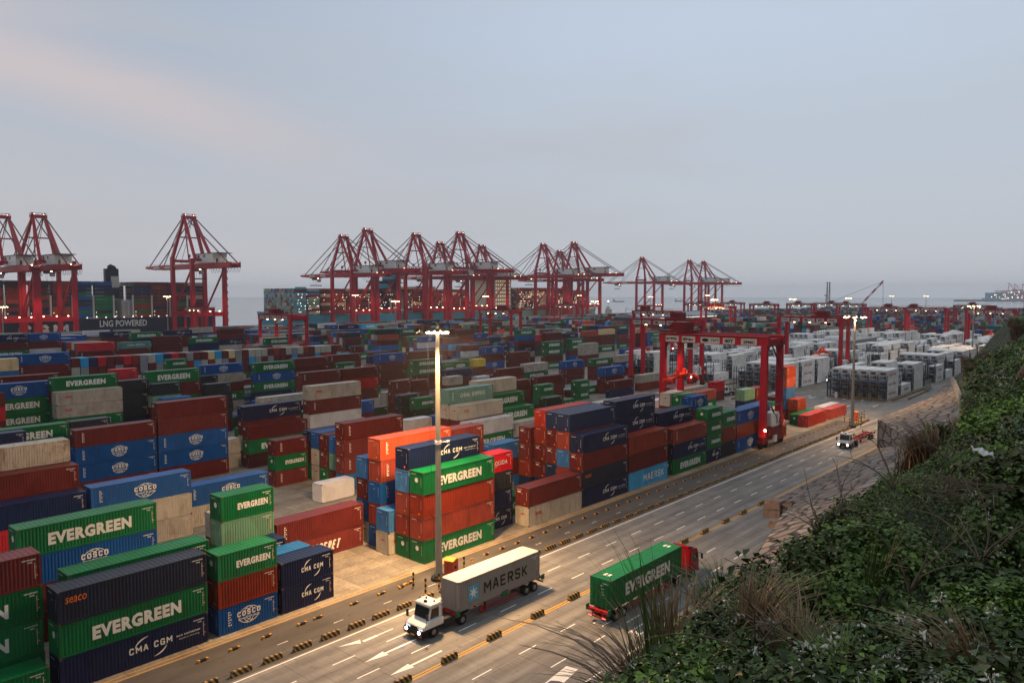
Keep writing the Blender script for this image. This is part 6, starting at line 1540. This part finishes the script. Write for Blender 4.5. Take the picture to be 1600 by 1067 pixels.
ROCK = paint('weathered rock', (138, 118, 106), .9, dirt=.6, dirtcol=(70, 62, 58), bump=1.0, streak=False)
boulder((105.3, 42.4, .8), (2.3, 2.0, 2.3), 'squared brown boulder in the step of the stone slope', 2, ROCK)
boulder((100.5, 39.9, .3), (2.2, 1.6, 1.0), 'flat rock at the foot of the stone slope step', 4, ROCK)
# soil sheet of the hill, rising behind the viewer
def soil_material():
    m, nt, b = new_mat('dark hill soil'); N = nt.nodes.new; L = nt.links.new; tc = N('ShaderNodeTexCoord'); n = N('ShaderNodeTexNoise'); n.inputs['Scale'].default_value = .9; n.inputs['Detail'].default_value = 8; L(tc.outputs['Object'], n.inputs['Vector'])
    r = N('ShaderNodeValToRGB'); e = r.color_ramp.elements; e[0].position = .35; e[0].color = (.016, .022, .010, 1); e[1].position = .7; e[1].color = (.05, .058, .024, 1); L(n.outputs[0], r.inputs[0]); L(r.outputs[0], b.inputs['Base Color']); b.inputs['Roughness'].default_value = .95; return m
P = []; UV = []
ul = sorted(set([-120+8*k for k in range(14)]+[-8+2.0*k for k in range(44)]+[80+6*k for k in range(81)]))
dl = [-9, -5, -3, -1.5, 0, 1, 2, 3, 4.5, 6, 8, 10, 12.5, 16, 20, 26, 34, 44, 58, 75, 95, 120]
for u in ul:
    vc, zc = crest(u); vf_ = lerp_tab(FOOT, u, 1)-.8; P.append([(u, min(vc-d, vf_), hill_z(u, min(vc-d, vf_))-(.0 if d > 0 else .35)) for d in dl]); UV.append([(u, d) for d in dl])
grid_mesh('hill', P, UV, soil_material(), 'structure')
# low concrete parapet on the crest
PARA = paint('pale parapet concrete', (150, 146, 138), .85, dirt=.55, dirtcol=(74, 72, 62), bump=.4, streak=False)
m = MB(); cu_ = [98+4*k for k in range(36)]
for a, b in zip(cu_, cu_[1:]):
    (va, za), (vb, zb_) = crest(a), crest(b)
    m.add([(a, va-.35, za-.6), (a, va+.35, za-.6), (a, va+.3, za+1.1), (a, va-.3, za+1.1), (b, vb-.35, zb_-.6), (b, vb+.35, zb_-.6), (b, vb+.3, zb_+1.1), (b, vb-.3, zb_+1.1)], [(1, 5, 6, 2), (2, 6, 7, 3), (3, 7, 4, 0)])
tag(m.build('parapet', PARA), 'low pale concrete parapet running along the top of the stone slope', 'wall')

# ---------------------------------------------------------------- plants
def leaf_material(name, ca, cb, tr=.25, rough=.5):
    m, nt, b = new_mat(name); N = nt.nodes.new; L = nt.links.new
    at = N('ShaderNodeAttribute'); at.attribute_name = 'tone'; oi = N('ShaderNodeObjectInfo')
    r = N('ShaderNodeValToRGB'); e = r.color_ramp.elements; e[0].position = 0; e[0].color = (*ca, 1); e[1].position = 1; e[1].color = (*cb, 1); L(at.outputs['Fac'], r.inputs[0])
    h = N('ShaderNodeHueSaturation'); L(r.outputs[0], h.inputs['Color']); q = N('ShaderNodeMapRange'); L(oi.outputs['Random'], q.inputs[0]); q.inputs[3].default_value = .75; q.inputs[4].default_value = 1.25; L(q.outputs[0], h.inputs['Value'])
    L(h.outputs[0], b.inputs['Base Color']); b.inputs['Roughness'].default_value = rough
    b.inputs['Specular IOR Level'].default_value = .22
    return m
LEAF_A = leaf_material('dark green leaves', (.016, .036, .008), (.115, .18, .040)); LEAF_B = leaf_material('fresh green leaves', (.035, .085, .012), (.24, .37, .07)); LEAF_C = leaf_material('olive leaves with reddish tips', (.022, .045, .012), (.15, .15, .045))
BLADE_G = leaf_material('green grass blades', (.03, .055, .012), (.16, .22, .06)); BLADE_B = leaf_material('dry brown grass blades', (.07, .042, .02), (.30, .19, .10)); BLOOM = leaf_material('white blossom', (.5, .5, .42), (.75, .75, .68)); TWIG = paint('bare grey twig', (110, 98, 84), .9, dirt=.4, streak=False)
BARK = paint('rough bark', (96, 82, 70), .95, dirt=.7, dirtcol=(38, 32, 28), bump=1.0, scale=3)
def np_mesh(name, V, F, tone, mats, parent=None):
    me = bpy.data.meshes.new(name); k = F.shape[1]
    me.vertices.add(len(V)); me.vertices.foreach_set('co', V.astype(np.float32).ravel()); me.loops.add(F.size); me.loops.foreach_set('vertex_index', F.astype(np.int32).ravel())
    me.polygons.add(len(F)); me.polygons.foreach_set('loop_start', (np.arange(len(F))*k).astype(np.int32)); me.polygons.foreach_set('loop_total', np.full(len(F), k, np.int32))
    me.update(calc_edges=True); a = me.attributes.new('tone', 'FLOAT', 'FACE'); a.data.foreach_set('value', tone.astype(np.float32))
    return link_mesh(name, me, parent, mats)
def leaves(C, Nrm, size, g, fold=.25, aspect=.62):
    """diamond leaves folded along the midrib: centres C, facing Nrm"""
    n = len(C); R_ = g.normal(size=(n, 3)); T = np.cross(Nrm, R_); T /= np.linalg.norm(T, axis=1, keepdims=True)+1e-9; B = np.cross(Nrm, T)
    s = size[:, None]; a = C-T*s*.5; b = C+B*s*.5*aspect+Nrm*s*fold*.5; c = C+T*s*.5-Nrm*s*.12; d = C-B*s*.5*aspect+Nrm*s*fold*.5
    V = np.stack([a, b, c, d], 1).reshape(-1, 3); i = np.arange(n)*4; F = np.concatenate([np.stack([i, i+1, i+2], 1), np.stack([i, i+2, i+3], 1)]); return V, F
def shrub_variant(seed, n, size, mat, rad=(1, 1, .8), lobes=9, bloom=False, name='shrub'):
    g = np.random.default_rng(seed); t = empty(name)
    cl = g.normal(size=(lobes, 3)); cl /= np.linalg.norm(cl, axis=1, keepdims=True); cl[:, 2] = np.abs(cl[:, 2])*.9; cl *= np.array(rad)*g.uniform(.35, .72, (lobes, 1)); cr = g.uniform(.28, .5, lobes)*min(rad)
    sub = cl[g.integers(0, lobes, n//14)]; d = g.normal(size=(len(sub), 3)); d /= np.linalg.norm(d, axis=1, keepdims=True)
    k = g.integers(0, lobes, n//14); tips = cl[k]+d*cr[k][:, None]*g.uniform(.6, 1.05, (len(k), 1))     # twig tips
    idx = np.repeat(np.arange(len(tips)), 14); C = tips[idx]+np.clip(g.normal(size=(len(idx), 3)), -1.3, 1.3)*size; Nn = d[idx]*.7+np.array([0, 0, .8])+g.normal(size=(len(idx), 3))*.45; Nn /= np.linalg.norm(Nn, axis=1, keepdims=True)
    ok = C[:, 2] > -.25*rad[2]; C = C[ok]; Nn = Nn[ok]; tn = (g.uniform(.0, 1, len(tips))[idx][ok]*.55+g.uniform(0, .45, len(C)))**1.4
    V, F = leaves(C, Nn, g.uniform(.7, 1.35, len(C))*size, g); np_mesh('foliage', V, F, np.concatenate([tn, tn]), [mat], t)
    m = MB()
    for q in range(min(16, len(tips))): m.tube((0, 0, -.4), tuple(tips[q*3 % len(tips)]*.9), .03*max(rad), .008, 5)
    m.build('stem', BARK, t)
    if bloom:
        kk = g.integers(0, len(tips), 44); C = np.repeat(tips[kk], 9, 0)+g.normal(size=(44*9, 3))*.06+np.array([0, 0, .1]); Nn = g.normal(size=(len(C), 3)); Nn /= np.linalg.norm(Nn, axis=1, keepdims=True)
        V, F = leaves(C, Nn, g.uniform(.05, .10, len(C)), g, aspect=.5); np_mesh('blossom', V, F, np.tile(g.uniform(0, 1, len(C)), 2), [BLOOM], t)
    return t
def grass_variant(seed, n, h, mat, droop=.5, spread=.35, width=.013, plume=False, name='tall_grass'):
    g = np.random.default_rng(seed); t = empty(name); Vs = []; Fs = []; tone = []; b = 0
    for q in range(n):
        a = g.uniform(0, 2*math.pi); o = np.array([math.cos(a), math.sin(a)])*g.uniform(0, spread); dirn = np.array([math.cos(a+g.normal()*.9)*.6+.45, math.sin(a+g.normal()*.9)*.6-.25]); hh = h*g.uniform(.5, 1.1); ld = droop*g.uniform(.4, 1.4)*hh; wd = width*g.uniform(.6, 1.3)
        side = np.array([-dirn[1], dirn[0]]); K = 6; tn = g.uniform(0, 1)
        for k in range(K+1):
            s = k/K; x = o+dirn*ld*(s**2.2)*.8; z = hh*(s-.42*droop*s**3*1.3); w = wd*(1-s**2.5)+.002
            Vs += [(x[0]-side[0]*w, x[1]-side[1]*w, z), (x[0]+side[0]*w, x[1]+side[1]*w, z)]
            if k < K: Fs.append((b+2*k, b+2*k+1, b+2*k+3, b+2*k+2)); tone.append(min(1, tn*.7+s*.3))
        b += 2*(K+1)
    np_mesh('blade', np.array(Vs), np.array(Fs), np.array(tone), [mat], t); return t
V_SHR = [shrub_variant(1, 3200, .18, LEAF_A, (1.5, 1.5, 1.1), 12), shrub_variant(2, 3600, .13, LEAF_B, (1.4, 1.4, 1.0), 14, True), shrub_variant(3, 2700, .20, LEAF_C, (1.5, 1.4, 1.1), 10), shrub_variant(4, 4200, .11, LEAF_B, (1.6, 1.5, .9), 16), shrub_variant(5, 4200, .12, LEAF_A, (1.3, 1.3, 1.3), 14, True)]
V_WORD = ['dark broad-leaved bush', 'fresh green bush with white blossom', 'bush with reddish leaf tips', 'fine-leaved fresh green bush', 'dark bush dotted with white blossom']
V_GR = [grass_variant(11, 260, 2.1, BLADE_G, .55, .3, .014), grass_variant(12, 300, 2.3, BLADE_B, .55, .35, .014), grass_variant(13, 300, 3.4, BLADE_B, .75, .8, .045), grass_variant(14, 300, 3.2, BLADE_G, .7, .8, .045), grass_variant(15, 70, 2.3, BLADE_G, .35, .25, .012)]
G_WORD = ['green grass tuft', 'reddish brown grass tuft', 'tall dry brown reed clump', 'tall green reed clump', 'thin grass stalks']
placed = set()
def put(src, x, y, z, sc, rz, lab, cat, grp):
    if id(src) in placed: o = copy_tree(src)
    else: o = src; placed.add(id(src))
    o.location = (x, y, z); o.scale = (sc, sc, sc*rng.uniform(.85, 1.15)); o.rotation_euler = (rng.uniform(-.12, .12), rng.uniform(-.12, .12), rz); return tag(o, lab, cat, grp)
def where(px, py):
    h = 'left' if px < 1130 else ('middle' if px < 1330 else 'right'); return h
veg = random.Random(31); bushes = []
SILX = [860, 880, 1000, 1080, 1150, 1230, 1290, 1365, 1406, 1441, 1468, 1480, 1492, 1510, 1535, 1600, 1760]; SILY = [1120, 1048, 945, 905, 872, 840, 785, 756, 736, 734, 722, 695, 645, 610, 560, 545, 520]
JIT = [-5]
def over(u, v, z, sc):
    R = 1.65*sc
    for a, b in ((0, 1.0), (-.55, .85), (-1.0, .35), (.6, .8)):
        X, Y, w_ = proj((u+RT[0]*R*a, v+RT[1]*R*a, z+1.25*sc*b))
        if Y < np.interp(X, SILX, SILY)+JIT[0]: return True
    return False
# bushes placed over the hill in the photograph's view: depth and sideways offset from the crest
for k in range(260):
    D = 6.2*math.exp(veg.uniform(0, 3.5)); 
    for _ in range(30):
        px = veg.uniform(930, 1720); u, v = depth_u_v(px, D); vc, zc = crest(u); d = vc-v
        if -np.interp(u, [6, 14, 26], [4.5, 3.0, 0.2]) < d < 9: break
    else: continue
    z = hill_z(u, v); sc = .66+.026*min(D, 75)
    JIT[0] = veg.choice([-16, -8, 2, 10, 18])+(10 if D < 60 else -14)
    while over(u, v, z, sc) and sc > .32: sc *= .88
    if sc <= .32: continue
    X, Y, w_ = proj((u, v, z)); bushes.append((D, u, v, z-.1, sc, veg.choice([0, 1, 2, 3, 4, 3, 1, 4]), 'on the hillside'))
bushes = bushes[:170]
JIT[0] = 2
# explicit bushes along the silhouette
for (px, D, up, sc, vi) in ((915, 7.2, -.3, .62, 0), (955, 8.0, -.1, .8, 3), (1000, 9.0, 0, .9, 0), (1060, 10, 0, 1.0, 3), (1110, 12, .1, 1.0, 1), (1170, 14, .1, 1.1, 3), (1235, 17, .2, 1.2, 0), (1290, 19, .5, 1.5, 2), (1330, 22, .7, 1.6, 3), (1375, 25, .8, 1.6, 2), (1420, 31, .8, 1.6, 1), (1310, 15, .3, 1.2, 0), (1390, 15, .4, 1.3, 3), (1480, 38, .9, 1.5, 3), (1520, 36, 1.0, 1.7, 0), (1560, 42, 1.0, 1.9, 3), (1590, 50, 1.2, 2.0, 0), (1540, 60, 1.3, 1.9, 3), (1575, 72, 1.4, 2.2, 0), (1600, 30, 1.0, 1.8, 3), (1590, 20, .7, 1.5, 1), (1515, 22, .6, 1.4, 0), (1450, 19, .5, 1.3, 1)):
    u, v = depth_u_v(px, D); z = hill_z(u, v); sc *= 1.15
    while over(u, v, z-.1, sc) and sc > .35: sc *= .92
    if sc > .35: bushes.append((D, u, v, z-.1, sc, vi, 'on the outline of the hillside'))
for k in range(46):
    D = veg.uniform(95, 230); px = veg.uniform(1490, 1640); u, v = depth_u_v(px, D)
    if crest(u)[0]-v < .3: continue
    sc = veg.uniform(2.0, 3.6)
    JIT[0] = veg.choice([-26, -14, -4])
    while over(u, v, hill_z(u, v), sc) and sc > .8: sc *= .85
    if sc <= .8: continue
    bushes.append((D, u, v, hill_z(u, v)-.4, sc, veg.choice([0, 1, 3, 4]), 'x'))
bushes.sort(); cnt_b = {}
for (D, u, v, z, sc, vi, wh) in bushes:
    wh = 'on the hillside'
    cnt_b[vi] = cnt_b.get(vi, 0)+1
    put(V_SHR[vi], u, v, z, sc, veg.uniform(0, 6.28), '%s, %s nearest of its kind' % (V_WORD[vi], nth(cnt_b[vi]))+' '+wh, 'bush', 'bushes on the hillside')
gi = 0
for k in range(22):
    D = veg.uniform(70, 210); px = veg.uniform(1485, 1620); u, v = depth_u_v(px, D)
    if crest(u)[0]-v < .5: continue
    gi += 1; put(V_GR[veg.choice([2, 3, 2])], u, v, hill_z(u, v)-.3, veg.uniform(1.0, 1.9), veg.uniform(0, 6.28), 'tall reeds on the far hillside shoulder, %s clump upwards' % nth(gi), 'tall grass', 'tall grasses on the hillside')
for (px, D, dz, sc, vi, lab) in ((1022, 12.6, .55, 1.45, 1, 'reddish brown grass tuft in front of the green container truck'), (1000, 12.2, .35, 1.15, 0, 'green grass tuft left of the reddish brown one'), (1052, 14, .8, 1.35, 1, 'second brown grass tuft right of the tallest, over the truck'), (1035, 12.5, .8, 1.5, 4, 'thin stalks rising among the brown grass tufts'),
    (1142, 19, 1.0, 1.35, 0, 'green grass tuft with long blades before the centre line'), (1120, 18, .9, 1.5, 4, 'thin stalks beside the long-bladed tuft'), (1165, 17, .8, 1.1, 0, 'green tuft right of the thin stalks'), (1432, 42, .3, 1.2, 2, 'large dry reed clump on the outer side of parapet'), (1455, 38, 0, 1.0, 2, 'dry reed clump nearest the stone slope top'), (1420, 48, .2, 1.0, 3, 'green reed clump left of the large dry one'), (1450, 50, .8, 1.35, 2, 'dry reed clump behind the large one'), (1470, 47, .6, 1.15, 3, 'green reed clump touching the parapet'),
    (1525, 62, 1.2, 1.25, 2, 'tall dry reeds standing before the far light mast'), (1545, 62, 1.2, 1.1, 3, 'tall green reeds right of the far light mast'), (1512, 60, .9, 1.0, 2, 'dry reeds at the left of the mast reeds'), (1562, 60, 1.2, 1.0, 2, 'dry reeds on the upper right crest'), (1535, 55, .8, 1.0, 2, 'dry reeds below the upper crest'),
    (1260, 10, 0, .7, 1, 'dry arching grass in the middle of the bushes'), (1330, 9, 0, .7, 0, 'green arching grass in the near bushes'), (1420, 8.5, 0, .6, 1, 'dry grass near the bottom right'), (1560, 9, 0, .7, 1, 'dry grass at the lower right edge'), (1090, 9.5, 0, .7, 4, 'thin stalks near the bottom left bushes'), (1380, 13, .2, .8, 4, 'thin stalks in the middle bushes'), (1190, 12, 0, .8, 1, 'dry grass left of the middle bushes')):
    u, v = depth_u_v(px, D); z = hill_z(u, v)+dz
    put(V_GR[vi], u, v, z-.1, sc, veg.uniform(0, 6.28), lab, 'tall grass', 'tall grasses on the hillside')
for k in range(9):
    D = veg.uniform(8, 22); px = veg.uniform(1080, 1560); u, v = depth_u_v(px, D); m = MB(); z = hill_z(u, v)
    for b_ in range(5):
        p = Vector((0, 0, 0)); d_ = Vector((veg.uniform(-1, 1), veg.uniform(-1, 1), veg.uniform(.6, 1.5))).normalized(); r0 = .022
        for s_ in range(7):
            q = p+d_*veg.uniform(.16, .3); m.tube(p, q, r0, r0*.82, 5); r0 *= .82
            if s_ in (2, 4): m.tube(q, q+Vector((veg.uniform(-.4, .4), veg.uniform(-.4, .4), veg.uniform(0, .4))), r0*.7, .004, 4)
            p = q; d_ = (d_+Vector((veg.uniform(-.25, .25), veg.uniform(-.25, .25), -.18))).normalized()
    o = m.build('dead_branch', TWIG); o.location = (u, v, z+.6); tag(o, 'bare dead branches sticking out of the bushes, %s spray from the left' % nth(k+1), 'dead branch', 'bare branches among the bushes')
# trunk of the tree at the right edge
u, v = depth_u_v(1600, 36); z = hill_z(u, v); t = empty('tree', (u, v, z), 0, 'tree with rough bark cut off by the right edge', 'tree')
m = MB(); pr = (0, 0, -.5)
for k, (dx, dy, dz, r0) in enumerate(((.1, -.1, 1.2, .42), (.5, -.6, 2.4, .36), (1.6, -2.0, 3.8, .28), (3.2, -3.8, 5.2, .18))): m.tube(pr, (dx, dy, dz), r0+.06, r0, 12); pr = (dx, dy, dz)
m.build('trunk', BARK, t)
g = np.random.default_rng(77); C = g.normal(size=(2600, 3))*np.array([1.5, 1.5, .9])+np.array([4.6, -5.2, 6.0]); Nn = g.normal(size=C.shape)+np.array([0, 0, .8]); Nn /= np.linalg.norm(Nn, axis=1, keepdims=True)
V, F = leaves(C, Nn, g.uniform(.09, .2, len(C)), g); np_mesh('crown', V, F, np.tile(g.uniform(0, 1, len(C)), 2), [LEAF_A], t)
# undergrowth: one leaf carpet over the hill
g = np.random.default_rng(5); n = 280000; Dd = 4.0*np.exp(g.uniform(0, 4.3, n)); pxx = g.uniform(840, 1760, n); X = (pxx-800)/F_PX
U = Dd*(math.cos(AZ)+math.sin(AZ)*X); Vv = Dd*(math.sin(AZ)-math.cos(AZ)*X); VC = np.interp(U, [c[0] for c in CREST], [c[1] for c in CREST]); ZC = np.interp(U, [c[0] for c in CREST], [c[2] for c in CREST])
lim = np.interp(U, [6, 14, 26], [4.5, 3.0, .15])+.3*np.sin(U*.9); ok = (VC-Vv > -lim) & (VC-Vv < 16); U = U[ok]; Vv = Vv[ok]; Dd = Dd[ok]
Z = np.array([hill_z(a, b) for a, b in zip(U, Vv)]); hgt = (.10+.24*np.abs(np.sin(U*.8+Vv*.5)*np.cos(Vv*.9-U*.4)))*np.clip(Dd/12, .6, 1.6)
C = np.stack([U, Vv, Z+g.uniform(0, 1, len(U))*hgt], 1); Nn = g.normal(size=C.shape)*.55+np.array([0, .15, 1]); Nn /= np.linalg.norm(Nn, axis=1, keepdims=True)
V, F = leaves(C, Nn, g.uniform(.05, .10, len(C))*np.clip(Dd/16, .8, 3.6), g); cl_ = .5+.5*np.sin(U*1.3+Vv*.7)*np.cos(Vv*1.1)
o = np_mesh('undergrowth', V, F, np.tile(np.clip(cl_*.6+g.uniform(0, .4, len(C)), 0, 1), 2), [LEAF_A]); tag(o, 'low leafy undergrowth covering the dark hillside', 'undergrowth', kind='stuff')
# bare twigs, a grey-brown brush heap and a scrap of plastic sheet
m = MB(); r_ = random.Random(8)
u, v = depth_u_v(1520, 17); z = hill_z(u, v)+.5
for k in range(160):
    a = r_.uniform(0, 6.28); l = r_.uniform(.3, .9); x = r_.uniform(-1.1, 1.1); y = r_.uniform(-.7, .7); h = .5*(1-abs(x)/1.3)
    m.tube((x, y, h*r_.random()), (x+l*math.cos(a), y+l*math.sin(a), h*r_.random()+r_.uniform(-.1, .25)), .012, .005, 4)
o = m.build('brush_heap', TWIG); o.location = (u, v, z); tag(o, 'heap of bare grey twigs under the plastic scrap at right', 'brush')
m = MB(); vs = []
for i in range(7):
    for j in range(4): vs.append((.09*i-.3, .06*j, .05*math.sin(i*1.7+j)+.02*j))
m.add(vs, [(i*4+j, (i+1)*4+j, (i+1)*4+j+1, i*4+j+1) for i in range(6) for j in range(3)])
u, v = depth_u_v(1548, 17.5); o = m.build('plastic_sheet', WHITE); o.location = (u, v, hill_z(u, v)+1.25); o.rotation_euler = (.2, .3, -.9); sol = o.modifiers.new('thickness', 'SOLIDIFY'); sol.thickness = .01; tag(o, 'crumpled white plastic scrap on the twigs at right', 'scrap')
boulder(tuple(float(q) for q in (*depth_u_v(868, 6.3), 28.0)), (.26, .24, .34), 'pointed grey rock at the bottom edge beside the leaves', 12, ROCK)
u, v = depth_u_v(868, 6.3)
# ================================================================ the air: one pale haze box round everything on the ground
hm = bpy.data.meshes.new('haze'); mb = MB(); mb.box(-7300, -3300, SEA_Z-1.5, 9200, 9200, 135.0); hz = mb.build('haze', None)
hz.data.materials.clear()
hmat = bpy.data.materials.new('thin haze'); hmat.use_nodes = True; nt = hmat.node_tree; nt.nodes.clear()
out = nt.nodes.new('ShaderNodeOutputMaterial'); pv = nt.nodes.new('ShaderNodeVolumePrincipled'); pv.inputs['Color'].default_value = (.88, .90, .94, 1); pv.inputs['Density'].default_value = .00012; pv.inputs['Anisotropy'].default_value = 0.45
nt.links.new(pv.outputs[0], out.inputs['Volume']); hz.data.materials.append(hmat); tag(hz, kind='stuff')
hz.display_type = 'WIRE'
